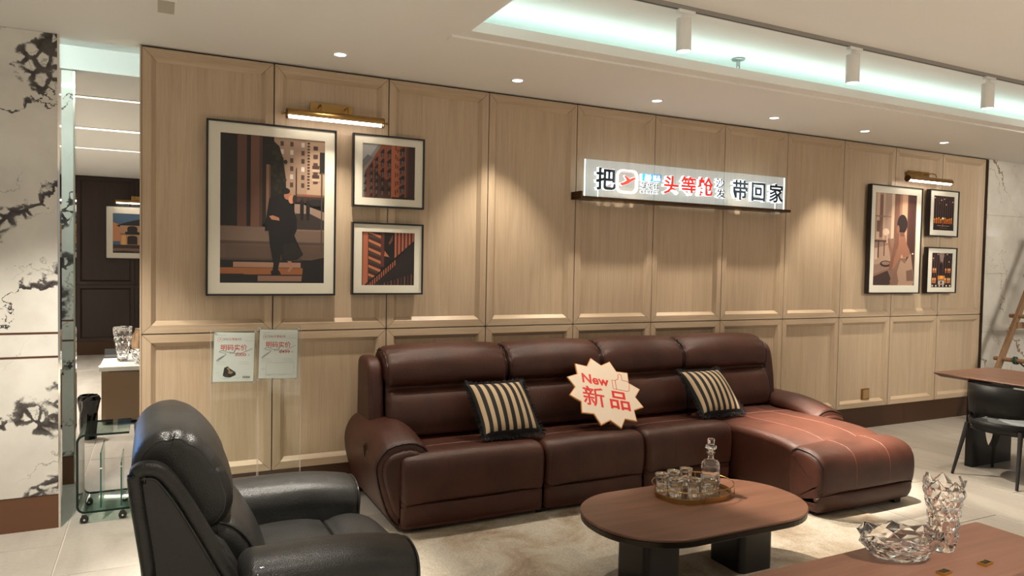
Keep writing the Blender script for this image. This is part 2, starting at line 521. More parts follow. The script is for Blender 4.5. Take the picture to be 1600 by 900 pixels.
M['gedge2'] = plain('green_glass_edge', (0.025, 0.10, 0.08), 0.1)
M['aedge'] = plain('acrylic_edge', (0.55, 0.50, 0.42), 0.15)
M['led'] = plain('cove_led', (1, 1, 1), 0.5, emit=(0.66, 1.0, 0.97), estr=E_COVE * 3)
M['ledp'] = plain('passage_led', (1, 1, 1), 0.5, emit=(0.78, 1.0, 0.98), estr=60)
M['ledw'] = plain('warm_led', (1, 1, 1), 0.5, emit=(1.0, 0.88, 0.70), estr=E_BACK)
M['lens'] = plain('downlight_lens', (1, 1, 1), 0.5, emit=(1.0, 0.96, 0.92), estr=9)
M['tubeglow'] = plain('picture_lamp_tube', (1, 1, 1), 0.5, emit=(1.0, 0.88, 0.76), estr=11)
M['halo'] = plain('lit_white_letter', (0.9, 0.9, 0.9), 0.4, emit=(0.86, 0.96, 1.0), estr=1.45)
M['l_dark'] = plain('dark_letter_face', (0.012, 0.022, 0.035), 0.4)
M['l_red'] = plain('lit_red_letter_face', (0.75, 0.03, 0.02), 0.4, emit=(1.0, 0.04, 0.03), estr=0.55)
M['l_blue'] = plain('lit_blue_badge_face', (0.02, 0.25, 0.65), 0.4, emit=(0.02, 0.30, 0.85), estr=0.45)
M['l_white'] = plain('lit_white_badge_face', (0.9, 0.9, 0.9), 0.4, emit=(1, 1, 1), estr=1.2)
M['red'] = plain('red_ink', (0.62, 0.02, 0.015), 0.5)
M['ink'] = plain('black_ink', (0.03, 0.03, 0.035), 0.5)
M['grey'] = plain('grey_ink', (0.35, 0.36, 0.37), 0.5)
M['board'] = plain('cream_board', (0.72, 0.60, 0.48), 0.45)
M['boardedge'] = plain('orange_board_edge', (0.62, 0.27, 0.08), 0.45)
M['stripe_l'] = plain('cream_velvet', (0.44, 0.32, 0.19), 0.75)
M['stripe_d'] = plain('black_velvet', (0.006, 0.005, 0.006), 0.85)
M['rubber'] = plain('dark_rubber', (0.02, 0.02, 0.02), 0.4)
M['taupe'] = plain('taupe_lacquer', (0.24, 0.155, 0.09), 0.4)
M['gseat'] = plain('light_grey_cushion', (0.42, 0.45, 0.46), 0.6)
M['cord'] = plain('green_cord', (0.02, 0.06, 0.04), 0.5)
M['gold'] = plain('gold_plate', (0.75, 0.48, 0.12), 0.25, 1.0)

# ================================================================== SETTING
# ---- floor of single tiles over a grout bed
fl = struct(MB().box(-7, 13, -8, 10, -0.06, -0.006).build('floor', M['grout']))
tw, tl, gap = 0.6325, 1.2, 0.006
tile_mesh = None
for row in range(-6, 18):
    x0 = -0.396 + row * tw
    off = -0.27 - 0.48 * (row + 1)
    k0 = math.floor((-4.3 - off) / tl)
    for k in range(k0, k0 + 14):
        y0 = off + k * tl
        yc, xc = y0 + tl / 2, x0 + tw / 2
        if yc > 9.4 or (yc > 1.5 and xc > 0.6) or xc < -4.5 or (yc > 0.3 and xc < -2.6) or (row > 12 and yc < -3.5): continue
        if tile_mesh is None:
            mb = MB(); hx, hy = tw / 2 - gap / 2, tl / 2 - gap / 2
            mb.bevel_prism([(-hx, -hy), (hx, -hy), (hx, hy), (-hx, hy)], -0.012, 0.0, 0.0015)
            o = mb.build('floor_tile', M['tile'], fl); tile_mesh = o.data
        else:
            o = bpy.data.objects.new('floor_tile', tile_mesh); COL.objects.link(o); o.parent = fl
        o.location = (xc, yc, 0)

# ---- ceiling: soffit with a raised tray, and the passage recess
cb = MB()
TX0, TX1, TY0, TY1 = 1.70, 12.2, -5.6, -1.25
cb.box(-7, TX0, -8, 0.12, 3.0, 3.03); cb.box(TX1, 13, -8, 0.12, 3.0, 3.03)
cb.box(TX0, TX1, TY1, 0.12, 3.0, 3.03); cb.box(TX0, TX1, -8, TY0, 3.0, 3.03)
cb.box(-7, 13, 0.95, 10, 3.0, 3.03); cb.box(0.0, 13, 0.12, 0.95, 3.0, 3.03)
# lip of the tray
cb.box(TX0 - .02, TX0, TY0, TY1 + .02, 3.03, 3.062); cb.box(TX0, TX1, TY1, TY1 + .02, 3.03, 3.062)
# raised lid of tray and of the passage recess
cb.box(TX0 - .42, TX1 + .4, TY0 - .4, TY1 + .42, 3.2, 3.23)
cb.box(TX0 - .42, TX0 - .40, TY0 - .4, TY1 + .42, 3.03, 3.2); cb.box(TX0 - .42, TX1 + .4, TY1 + .40, TY1 + .42, 3.03, 3.2)
cb.box(-7, 0.02, 0.0, 1.1, 3.2, 3.23); cb.box(-7, 0.02, 1.08, 1.1, 3.03, 3.2); cb.box(-7, 0.02, 0.0, 0.02, 3.03, 3.2); cb.box(0.0, 0.02, 0.02, 1.08, 3.03, 3.2)
ce = struct(cb.build('ceiling', M['paint']))
# shallow raised band round the tray
tr = MB().box(1.63, 12.2, -1.135, -1.06, 2.988, 3.0)
struct(tr.build('trim_1', M['paint']))
# led strips lying in the coves
def led(x0, x1, y0, y1, z, mat, label):
    o = MB().box(x0, x1, y0, y1, z, z + .012).build('led_strip', mat)
    return tag(o, label, 'led strip')
led(TX0 - .05, TX1, TY1 + .10, TY1 + .125, 3.045, M['led'], 'long cyan white light strip behind the lip along the wall side of the ceiling tray')
led(TX0 - .125, TX0 - .10, TY0, TY1 + .08, 3.045, M['led'], 'cyan white light strip behind the lip at the left end of the ceiling tray')
led(-6.5, -0.1, 0.145, 0.17, 3.045, M['ledp'], 'cyan white light strip hidden in the ceiling recess beside the marble pillar')

# ---- oak panelled wall
wb = struct(MB().box(0.0, 8.82, 0.035, 0.2, 0.0, 3.0).build('wall_back', M['gap']))
PW = 0.79494
Z = (0.2231, 1.1811, 2.988)
def panel_meshes(pw, h, mz, mx):
    """panel field with mitred frame: field mesh, frame mesh (local: x 0..pw, z 0..h, front face y=0)"""
    g = 0.0038; F = 0.055; B = 0.028; D = 0.028
    fd = MB().box(F + B - .002, pw - F - B + .002, D, D + .006, F + B - .002, h - F - B + .002)
    fr = MB()
    o = [(g, g), (pw - g, g), (pw - g, h - g), (g, h - g)]
    i = [(F, F), (pw - F, F), (pw - F, h - F), (F, h - F)]
    b = [(F + B, F + B), (pw - F - B, F + B), (pw - F - B, h - F - B), (F + B, h - F - B)]
    mg = 0.0014
    for k in range(4):
        j = (k + 1) % 4
        fr.mat = 1 if k in (0, 2) else 0
        def sh(p, q, s):   # leave a hairline at the mitres
            d = Vector((q[0] - p[0], q[1] - p[1])).normalized() * mg
            return (p[0] + d.x * s, p[1] + d.y * s)
        o0, o1 = sh(o[k], o[j], 1), sh(o[j], o[k], 1)
        i0, i1 = sh(i[k], i[j], 1), sh(i[j], i[k], 1)
        b0, b1 = sh(b[k], b[j], 1), sh(b[j], b[k], 1)
        vs = [(o0[0], 0, o0[1]), (o1[0], 0, o1[1]), (i1[0], 0, i1[1]), (i0[0], 0, i0[1]), (b0[0], D, b0[1]), (b1[0], D, b1[1]),
              (o0[0], .034, o0[1]), (o1[0], .034, o1[1])]
        fr.add(vs, [(0, 1, 2, 3), (3, 2, 5, 4), (1, 0, 6, 7)])
    f1 = fd.build('panel', mz); f2 = fr.build('panel_frame', [mz, mx])
    md = f1.data, f2.data
    bpy.data.objects.remove(f1); bpy.data.objects.remove(f2)
    return md
def put_panels(parent, meshes, spots, flip=False):
    for x, y, z in spots:
        p = bpy.data.objects.new('panel', meshes[0]); COL.objects.link(p); p.parent = parent; p.location = (x, y, z)
        q = bpy.data.objects.new('panel_frame', meshes[1]); COL.objects.link(q); q.parent = p
up = panel_meshes(PW, Z[2] - Z[1], M['oak_z'], M['oak_x'])
lo = panel_meshes(PW, Z[1] - Z[0], M['oak_z'], M['oak_x'])
put_panels(wb, up, [(0.005 + k * PW, 0, Z[1]) for k in range(11)])
put_panels(wb, lo, [(0.005 + k * PW, 0, Z[0]) for k in range(11)])
MB().box(8.752, 8.80, 0.0, 0.034, 0.223, 2.988).build('end_strip', M['brass_d'], wb)
MB().box(-0.004, 0.006, 0.0, 0.2, 0.0, 2.99).build('end_strip', M['oak_z'], wb)
bb = MB()
xs = [0.0, 2.4, 4.9, 7.45, 8.82]
bs = struct(MB().box(0, 8.82, 0.02, 0.0345, 0.0, 0.2225).build('baseboard_back', M['gap']))
for a, b in zip(xs[:-1], xs[1:]):
    MB().box(a + .001, b - .001, 0.008, 0.0195, 0.0, 0.222).build('board', M['base'], bs)

# ---- marble wall at the right end
wr = struct(MB().box(8.82, 12.9, 0.03, 0.2, 0, 3.0).build('wall_right', M['grout']))
for z0, z1 in ((0, .97), (.97, 1.66), (1.66, 2.35), (2.35, 3.0)):
    for x0, x1 in ((8.82, 10.3), (10.3, 12.9)):
        MB().box(x0 + .001, x1 - .001, 0.008, 0.0295, z0 + .0015, z1 - .0015).build('marble_slab', M['marble_r'], wr)

# ---- marble wing walls at the left
def wing(name, y, x1):
    wl = struct(MB().box(-3.2, x1 - .012, y + .012, y + .075, 0.0, 3.0).build(name, M['grout']))
    MB().box(-3.2, x1 - .008, y + .004, y + .0115, 0.0, .208).build('plinth', M['plinth2'], wl)
    for z0, z1 in ((.212, 1.048), (1.062, 1.193), (1.207, 2.998)):
        MB().box(-3.2, x1 - .008, y, y + .0115, z0, z1).build('marble_slab', M['marble'], wl)
    for z0 in (1.0485, 1.1935):
        MB().box(-3.2, x1 - .008, y + .003, y + .0115, z0, z0 + .013).build('copper_strip', M['copper'], wl)
    MB().box(x1 - .0075, x1 + .004, y - .002, y + .085, 0.0, 2.999).build('steel_edge', M['chrome'], wl)
    return wl
wing('wall_left', 0.035, -0.437)
wing('wall_left_rear', 0.98, -0.440)

# ---- dark panelled wall at the far end of the back room
wd = struct(MB().box(-4.5, 1.5, 8.835, 9.0, 0, 3.0).build('wall_rear', M['gap']))
dup = panel_meshes(0.86, Z[2] - Z[1], M['dark_z'], M['dark_x'])
dlo = panel_meshes(0.86, Z[1] - Z[0], M['dark_z'], M['dark_x'])
put_panels(wd, dup, [(-1.11 + k * 0.86, 8.8, Z[1]) for k in range(-3, 3)])
put_panels(wd, dlo, [(-1.11 + k * 0.86, 8.8, Z[0]) for k in range(-3, 3)])
struct(MB().box(-4.5, 1.5, 8.81, 8.8345, 0, .2225).build('baseboard_rear', M['base']))

# ================================================================== CEILING FIXTURES
def downlight(x, label, y=-0.40, z=3.0, tgt=None, pw=P_DOWN, ang=74, group='recessed downlights along the oak wall'):
    t = thing('downlight', label, 'downlight', (x, y, z), group)
    MB().lathe([(.036, -.003), (.044, -.006), (.050, -.001), (.050, 0.0), (.036, 0.0)], (x, y, z), 28, True).build('trim_ring', M['white'], t, True)
    MB().lathe([(.036, -.004), (.036, -.001)], (x, y, z), 28).build('lens', M['lens'], t)
    spot(t, (x, y, z - .02), (x, y, 0), pw, ang, 0.6)
    if tgt: spot(t, (x, y, z - .025), *tgt)
    return t
ords = ['first', 'second', 'third', 'fourth', 'fifth', 'sixth']
for k, x in enumerate((1.15, 2.43, 3.68, 4.96, 6.14, 7.34)):
    downlight(x, ords[k] + ' small round recessed downlight from the left, above the oak wall',
              tgt={1: ((3.75, -2.35, 0), 1050, 28, 0.5), 2: ((4.95, -1.95, 0), 420, 42, 0.7), 3: ((6.3, -2.5, 0), 360, 36, 0.6)}.get(k))
sq = thing('square_downlight', 'unlit square recessed fitting in the ceiling above the marble pillar end', 'downlight', (0.135, -0.84, 3.0))
MB().box(.085, .185, -.95, -.73, 2.990, 3.0).build('frame', M['paint'], sq)
MB().box(.095, .175, -.94, -.74, 2.986, 2.9895).build('cover', plain('dull_cover', (.50, .47, .40), .6), sq)

tk = thing('light_track', 'thin grey lighting track running across the raised ceiling', 'track', (2.0, -1.705, 3.2))
MB().box(1.9, 11.5, -1.722, -1.688, 3.178, 3.1995).build('rail', plain('grey_track', (.30, .275, .25), .5), tk)
MB().box(1.9, 11.5, -1.709, -1.701, 3.1765, 3.178).build('slot', M['blackmat'], tk)
def track_spot(x, label, tgt, pw, ang):
    y, z = -1.705, 3.1765
    t = thing('track_spotlight', label, 'spotlight', (x, y, z), 'white spotlights on the ceiling track')
    MB().box(x - .045, x + .075, y - .016, y + .016, z - .018, z).build('adapter', M['white'], t)
    MB().rod((x, y, z - .0185), (x, y, z - .05), .014).build('stem', M['white'], t, False)
    a = Vector((x, y, z - .05)); d = Vector((.05, .03, -1)).normalized()
    b = a + d * .185
    MB().rod(a, b, .044, n=28).build('can', M['white'], t)
    MB().rod(b + d * .0005, b + d * .003, .036, n=24).build('lens', M['lens'], t)
    if pw: spot(t, b + d * .02, tgt, pw, ang, 1.0 if ang < 36 else 0.4)
track_spot(2.86, 'nearest white cylinder spotlight on the ceiling track, leftmost of three', (3.0, -1.95, .3), P_SPOT * .4, 36)
track_spot(4.31, 'middle white cylinder spotlight on the ceiling track, beside the sprinkler', (4.66, -1.30, .45), 2400, 35)
track_spot(5.83, 'rightmost white cylinder spotlight on the ceiling track', (5.6, -2.9, .0), P_SPOT, 46)
sp = thing('fire_sprinkler', 'small steel fire sprinkler head hanging below the raised ceiling', 'sprinkler', (3.9, -1.06, 3.2))
MB().lathe([(.0, -.001), (.050, -.002), (.044, -.012), (.016, -.018), (.0, -.018)][::-1], (3.9, -1.06, 3.2), 24).build('cover_plate', M['steel'], sp, True)
q = MB().rod((3.9, -1.06, 3.182), (3.9, -1.06, 3.150), .014); q.rod((3.9 - .012, -1.06, 3.15), (3.9 - .012, -1.06, 3.118), .004); q.rod((3.9 + .012, -1.06, 3.15), (3.9 + .012, -1.06, 3.118), .004)
q.build('frame_arms', M['steel'], sp)
MB().rod((3.9, -1.06, 3.118), (3.9, -1.06, 3.112), .026, n=16).build('deflector', M['steel'], sp)

# linear lights in the back room ceiling
for k, (y, wd_) in enumerate(((1.90, .03), (3.6, .06), (5.2, .02))):
    lab = ['nearest thin warm light line in the back room ceiling', 'broader second light line in the back room ceiling', 'faint farthest light line in the back room ceiling'][k]
    o = thing('linear_light', lab, 'ceiling light', (-1.5, y, 3.0), 'light lines in the back room ceiling')
    MB().box(-3.4, 1.2, y - wd_ / 2 - .008, y + wd_ / 2 + .008, 2.992, 3.0).build('channel', M['paint'], o)
    MB().box(-3.39, 1.19, y - wd_ / 2, y + wd_ / 2, 2.988, 2.9918).build('diffuser', M['ledw'], o)

# ================================================================== PICTURES
def art(parent, x0, x1, z0, z1, y, polys):
    """flat print of coloured shapes; u right, v up, both 0..1"""
    mb = MB()
    for k, (c, pts) in enumerate(polys):
        mb.col = c
        pts = [(min(1, max(0, u)), min(1, max(0, v))) for u, v in pts]
        mb.add([(x0 + u * (x1 - x0), y - 0.00006 * k, z0 + v * (z1 - z0)) for u, v in pts], [tuple(range(len(pts)))])
    return mb.build('print', M['art'], parent)
def rc(c, u0, u1, v0, v1): return (c, [(u0, v0), (u1, v0), (u1, v1), (u0, v1)])
def el(c, u, v, ru, rv, n=14): return (c, [(u + ru * math.cos(2 * math.pi * k / n), v + rv * math.sin(2 * math.pi * k / n)) for k in range(n)])

def picture(label, x0, x1, z0, z1, px0, px1, pz0, pz1, polys, depth=0.042, yw=0.0, group='framed photographs on the oak wall', fw=.012):
    t = thing('framed_photo', label, 'picture', ((x0 + x1) / 2, yw, z0), group)
    y1, y0 = yw - .002, yw - depth
    f = MB()
    f.box(x0, x1, y0, y1, z1 - fw, z1); f.box(x0, x1, y0, y1, z0, z0 + fw)
    f.box(x0, x0 + fw, y0, y1, z0 + fw, z1 - fw); f.box(x1 - fw, x1, y0, y1, z0 + fw, z1 - fw)
    f.build('frame', M['black'], t)
    m = MB(); ym = y0 + .010
    m.box(x0 + fw, px0, ym, y1 - .002, z0 + fw, z1 - fw); m.box(px1, x1 - fw, ym, y1 - .002, z0 + fw, z1 - fw)
    m.box(px0, px1, ym, y1 - .002, z0 + fw, pz0); m.box(px0, px1, ym, y1 - .002, pz1, z1 - fw)
    m.build('mount', M['mount'], t)
    art(t, px0, px1, pz0, pz1, ym + .008, polys)
    return t

# print 1: couple embracing on a city pavement
p = [rc((26, 18, 17), 0, 1, 0, 1), rc((148, 122, 102), .50, 1, .56, 1), rc((165, 138, 115), .82, 1, .60, 1)]
for r_ in range(6):
    for c_ in (.56, .655, .765):
        p.append(rc((70, 52, 44) if (r_ + int(c_ * 100)) % 3 else (190, 180, 172), c_, c_ + .032, .665 + r_ * .056, .697 + r_ * .056))
for r_ in range(16): p.append(rc((62, 44, 38), .825, .85, .655 + r_ * .021, .667 + r_ * .021))
for r_ in range(5):
    p.append(rc((72, 52, 44), .885, .93, .70 + r_ * .058, .728 + r_ * .058))
for v in (.78, .715): p += [rc((176, 150, 128), .87, .95, v, v + .02), rc((60, 44, 38), .875, .945, v + .02, v + .045)]
p += [rc((60, 42, 36), .7, 1, .56, .61), rc((120, 80, 62), .72, 1, .605, .62), rc((150, 60, 44), .805, .825, .605, .618)]
p += [rc((84, 54, 42), .155, .24, .38, 1), rc((58, 36, 29), .24, .275, .38, 1), rc((98, 66, 51), .28, .385, .38, 1), rc((70, 46, 37), .36, .39, .38, 1), rc((20, 14, 14), .245, .278, .38, 1)]
p += [((24, 24, 19), [(.44, .5), (.62, .52), (.615, .72), (.585, .86), (.55, .94), (.50, .97), (.46, .86), (.42, .74)]), rc((30, 24, 20), .39, .46, .4, .95)]
for k in range(26):
    a = random.random(); p.append(el((34 + int(14 * a), 32 + int(10 * a), 24), .45 + .16 * random.random(), .54 + .36 * random.random(), .022, .016, 6))
p += [rc((126, 92, 72), .425, .452, .42, .81), rc((92, 64, 52), .452, .466, .42, .81)]
p += [rc((92, 72, 62), 0, 1, .16, .385), rc((108, 88, 76), 0, 1, .285, .38), rc((74, 58, 50), 0, 1, .265, .285), rc((84, 66, 56), .05, 1, .17, .255), rc((70, 54, 47), 0, .78, .15, .17)]
p += [((138, 116, 102), [(.70, .44), (1, .36), (1, .50), (.78, .55), (.70, .55)]), ((50, 42, 39), [(.71, .375), (1, .375), (1, .44), (.86, .485), (.71, .485)]), rc((128, 104, 92), .70, 1, .365, .372)]
for u in (.775, .835): p += [rc((24, 20, 20), u - .02, u + .018, .47, .575), el((40, 30, 28), u, .585, .012, .012, 8), rc((20, 17, 17), u - .014, u + .012, .44, .49)]
for u in (.88, .92, .96): p.append(el((34, 30, 30), u, .565, .03, .028, 8))
p += [rc((44, 35, 32), .565, .572, .56, .80), rc((44, 35, 32), .715, .722, .56, .80), rc((70, 60, 55), .965, .978, .22, .9), rc((26, 22, 22), .95, 1, .78, .92)]
p += [rc((22, 18, 18), 0, 1, 0, .155), rc((148, 112, 92), .12, .765, .107, .142), rc((138, 84, 48), 0, .785, .058, .104), rc((24, 18, 17), .0, .22, .02, .062), rc((126, 94, 78), .35, .80, .012, .05), ((20, 17, 18), [(.77, 0), (1, 0), (1, .18), (.80, .15)])]
p += [((15, 13, 13), [(.455, .58), (.52, .60), (.585, .62), (.64, .58), (.69, .52), (.725, .44), (.725, .37), (.70, .33), (.74, .27), (.79, .20), (.73, .165), (.58, .155), (.575, .2), (.545, .10), (.55, .06), (.485, .06), (.50, .13), (.465, .26), (.45, .36), (.415, .355), (.425, .44)])]
p += [((30, 26, 26), [(.60, .27), (.70, .28), (.785, .205), (.72, .17), (.585, .165)])]
p += [el((150, 100, 78), .632, .606, .036, .030), el((22, 16, 15), .612, .636, .044, .022), el((176, 124, 98), .668, .580, .028, .030), el((44, 28, 24), .698, .580, .018, .032), ((160, 108, 84), [(.455, .458), (.49, .465), (.55, .450), (.555, .43), (.48, .435)])]
p += [((150, 108, 86), [(.635, .155), (.675, .15), (.685, .105), (.655, .075), (.635, .085), (.66, .11)]), ((14, 12, 12), [(.475, .085), (.555, .085), (.575, .06), (.48, .055)])]
picture('large portrait photograph of an embracing couple on a street, under the left brass lamp', .378, 1.213, 1.427, 2.573, .463, 1.135, 1.512, 2.493, p)

# print 2: facade with curved balconies
p = [rc((120, 118, 116), 0, 1, 0, 1), ((150, 150, 150), [(0, .55), (.3, 1), (0, 1)]), ((98, 98, 100), [(0, .52), (.2, .75), (.1, .8), (0, .68)])]
p += [((132, 74, 52), [(.05, 0), (.05, .48), (.36, 1), (1, 1), (1, 0)]), ((92, 52, 40), [(.05, 0), (.05, .47), (.20, .70), (.22, 0)]), ((168, 96, 66), [(.55, 0), (.55, 1), (.70, 1), (.70, 0)]), rc((80, 42, 34), .83, 1, 0, 1), rc((52, 28, 25), .87, 1, 0, 1)]
p += [((74, 42, 34), [(.22, 0), (.22, .55), (.34, .42), (.46, .35), (.54, .22), (.54, 0)])]
for ui, (u, top, wd_) in enumerate(((.06, .42, .05), (.17, .60, .06), (.265, .73, .065), (.375, .88, .075), (.50, .88, .08), (.75, .94, .11))):
    n_ = 6 if ui else 4
    for k in range(n_):
        v = top - k * (.175 if ui > 2 else .135)
        if v < .02: continue
        p += [rc((58, 50, 50), u - wd_ * .35, u + wd_ * .3, v - .115, v - .02), rc((112, 108, 108), u - wd_ * .05, u + wd_ * .12, v - .11, v - .03),
              ((36, 25, 24), [(u - wd_ * .65, v - .035), (u + wd_ * .45, v - .045), (u + wd_ * .45, v + .04), (u + wd_ * .1, v + .035), (u - wd_ * .3, v)])]
for k in range(6):
    p += [rc((96, 52, 38), .615, .635, .08 + k * .165, .17 + k * .165), rc((92, 48, 36), .655, .675, .12 + k * .15, .19 + k * .15)]
p += [rc((30, 22, 22), .55, 1, 0, .035)]
picture('square photograph of an orange facade with curved balconies, upper right of the couple', 1.328, 1.858, 2.058, 2.573, 1.398, 1.788, 2.124, 2.509, p)

# print 3: brick tower and a diagonal stair
p = [rc((40, 26, 24), 0, 1, 0, 1), rc((170, 96, 68), .02, .115, 0, 1), rc((66, 36, 30), .115, .35, 0, 1)]
for k in range(6):
    v = .98 - k * .16
    p += [((182, 112, 78), [(.125, v), (.355, v - .10), (.355, v - .045), (.125, v + .045)]), ((70, 58, 50), [(.125, v - .06), (.355, v - .14), (.355, v - .105), (.125, v - .005)])]
p += [rc((92, 46, 40), .355, .42, .35, 1), rc((24, 18, 20), .42, .61, .4, 1), ((176, 108, 72), [(.42, .55), (.52, .535), (.43, .65)]), ((110, 60, 50), [(.50, .8), (.58, .95), (.58, .85), (.52, .76)])]
for k in range(6):
    u = .62 + k * .068
    p += [rc((178, 104, 76), u, u + .028, .35 + k * .06, 1), rc((104, 54, 46), u + .028, u + .052, .35 + k * .06, 1), rc((48, 26, 26), u + .052, u + .068, .35, 1)]
p += [((34, 24, 24), [(.05, 0), (1, .86), (1, 0)])]
for k in range(13):
    u = .11 + k * .042; v = .02 + (u - .05) * .90
    p += [((164, 94, 68), [(u, v - .16 if v > .17 else .0), (u + .020, v - .15 if v > .17 else .0), (u + .020, v - .02), (u, v - .04)])]
p += [((26, 20, 22), [(.28, 0), (1, .52), (1, 0)])]
for k in range(9): p.append(rc((84, 46, 40) if k % 2 else (132, 76, 58), .42 + k * .065, .435 + k * .065, 0, .05 + .02 * k))
p += [((20, 17, 18), [(.05, .0), (1, .855), (1, .815), (.09, .0)])]
picture('square photograph of a brick tower behind a diagonal stair, lower right of the couple', 1.328, 1.858, 1.432, 1.948, 1.402, 1.792, 1.499, 1.882, p)

# print 4: woman seated at a table by a window
p = [rc((126, 96, 80), 0, 1, 0, 1), rc((160, 132, 114), 0, .46, .48, 1), rc((192, 162, 138), .05, .12, .5, 1), rc((186, 156, 132), .2, .25, .5, 1), rc((120, 88, 74), .12, .2, .52, .98), rc((140, 108, 92), 0, .5, .74, .755), rc((110, 82, 72), .06, .14, .58, .70), rc((204, 174, 150), .40, .47, .45, 1)]
p += [rc((120, 84, 68), .49, .60, .4, 1), rc((186, 148, 120), .60, .79, .3, 1), rc((150, 112, 92), .60, .66, .3, 1), rc((74, 46, 40), .79, 1, 0, 1), rc((92, 60, 50), .79, .83, 0, 1)]
p += [((140, 112, 96), [(0, .46), (.5, .52), (.5, .2), (0, .12)]), ((168, 138, 118), [(0, .40), (.35, .44), (.42, .26), (0, .22)]), rc((86, 62, 54), .02, .30, .47, .49), rc((60, 42, 36), .10, .125, .3, .48), rc((60, 42, 36), .24, .26, .32, .48), rc((196, 168, 146), .03, .09, .28, .40), el((210, 184, 160), .28, .58, .08, .04), rc((190, 164, 142), .30, .33, .46, .56)]
p += [el((52, 36, 32), .30, .235, .14, .035), el((140, 112, 96), .30, .242, .10, .02), ((60, 40, 36), [(0, .09), (.35, .16), (.5, .0), (0, 0)])]
p += [((150, 104, 82), [(.62, .56), (.74, .56), (.78, .47), (.86, .40), (.90, .33), (.72, .30), (.64, .40)]),
      ((150, 104, 82), [(.62, .50), (.72, .44), (.70, .36), (.50, .18), (.38, .17), (.44, .25), (.54, .34)]),
      ((124, 84, 66), [(.37, .17), (.45, .17), (.56, .46), (.57, .58), (.52, .60), (.48, .46)]),
      ((136, 94, 74), [(.32, .50), (.37, .52), (.41, .44), (.46, .38), (.42, .34), (.35, .42)]),
      el((44, 32, 32), .67, .675, .125, .105, 20), el((142, 98, 78), .57, .615, .035, .045), rc((120, 80, 64), .62, .73, .54, .585),
      ((160, 130, 108), [(.66, .28), (.76, .24), (.90, .36), (.96, .2), (1, .04), (.97, 0), (.46, 0), (.56, .12)]),
      ((112, 84, 70), [(.80, .16), (.95, .18), (1, .05), (.82, .05)]), ((124, 92, 76), [(.34, 0), (.56, .17), (.62, .05), (.60, 0)]), ((60, 42, 38), [(0, .09), (.36, .15), (.42, .02), (.38, 0), (0, 0)])]
p += [rc((230, 210, 190), .93, .97, .345, .36)]
picture('tall photograph of a woman seated at a table, under the bronze lamp', 6.727, 7.560, 1.429, 2.571, 6.808, 7.474, 1.517, 2.489, p, depth=.05)
# print 5 and 6: candlelit glass columns
def candles(seed, up):
    rnd = random.Random(seed)
    q = [rc((42, 28, 27), 0, 1, 0, 1)]
    for k in range(9):
        u = .04 + k * .105
        q += [rc((72, 48, 44), u, u + .03, .18, 1), rc((118, 86, 76), u + .008, u + .016, .3, 1), rc((26, 18, 18), u + .05, u + .085, .15, 1)]
    for k in range(10): q.append(el((190, 160, 145) if k % 2 else (104, 74, 66), .06 + rnd.random() * .88, .72 + rnd.random() * .26, .03, .02, 8))
    if up:
        for k in range(9): q += [rc((188, 98, 26), .05 + k * .1, .11 + k * .1, .2, .33), el((236, 150, 48), .08 + k * .1, .31 + .02 * (k % 3), .03, .03, 8)]
        q += [rc((30, 20, 20), 0, 1, 0, .18), el((255, 226, 170), .47, .35, .05, .03), rc((120, 84, 60), .45, .49, .1, .3), rc((150, 110, 84), .2, .8, .125, .14), rc((90, 62, 52), .3, .7, .06, .08)]
    else:
        q += [((140, 116, 106), [(.36, 1), (.62, 1), (.52, .62), (.46, .62)]), ((40, 27, 27), [(.40, .4), (.45, .74), (.52, .74), (.58, .4)])]
        for u in (.06, .16, .66, .78, .86): q += [rc((156, 92, 52), u, u + .08, .42, .56), el((226, 166, 110), u + .04, .52, .03, .03, 8), rc((170, 110, 66), u - .01, u + .08, .12, .28), el((230, 180, 120), u + .03, .24, .025, .03, 8)]
        q += [rc((198, 128, 62), .32, .66, .22, .34), el((230, 160, 70), .5, .3, .08, .04), rc((186, 172, 160), .34, .64, .08, .2), rc((90, 70, 64), .44, .54, .1, .18)]
        for k in range(6): q.append(rc((210, 196, 180), .04 + k * .17, .10 + k * .17, .02, .07))
    return q
picture('small dark photograph of glowing candles under glass columns, upper right of the seated woman', 7.683, 8.197, 2.062, 2.577, 7.763, 8.127, 2.132, 2.512, candles(3, True), depth=.05)
picture('small photograph of a candlelit hall, lower right of the seated woman', 7.676, 8.200, 1.433, 1.942, 7.767, 8.132, 1.497, 1.880, candles(5, False), depth=.05)
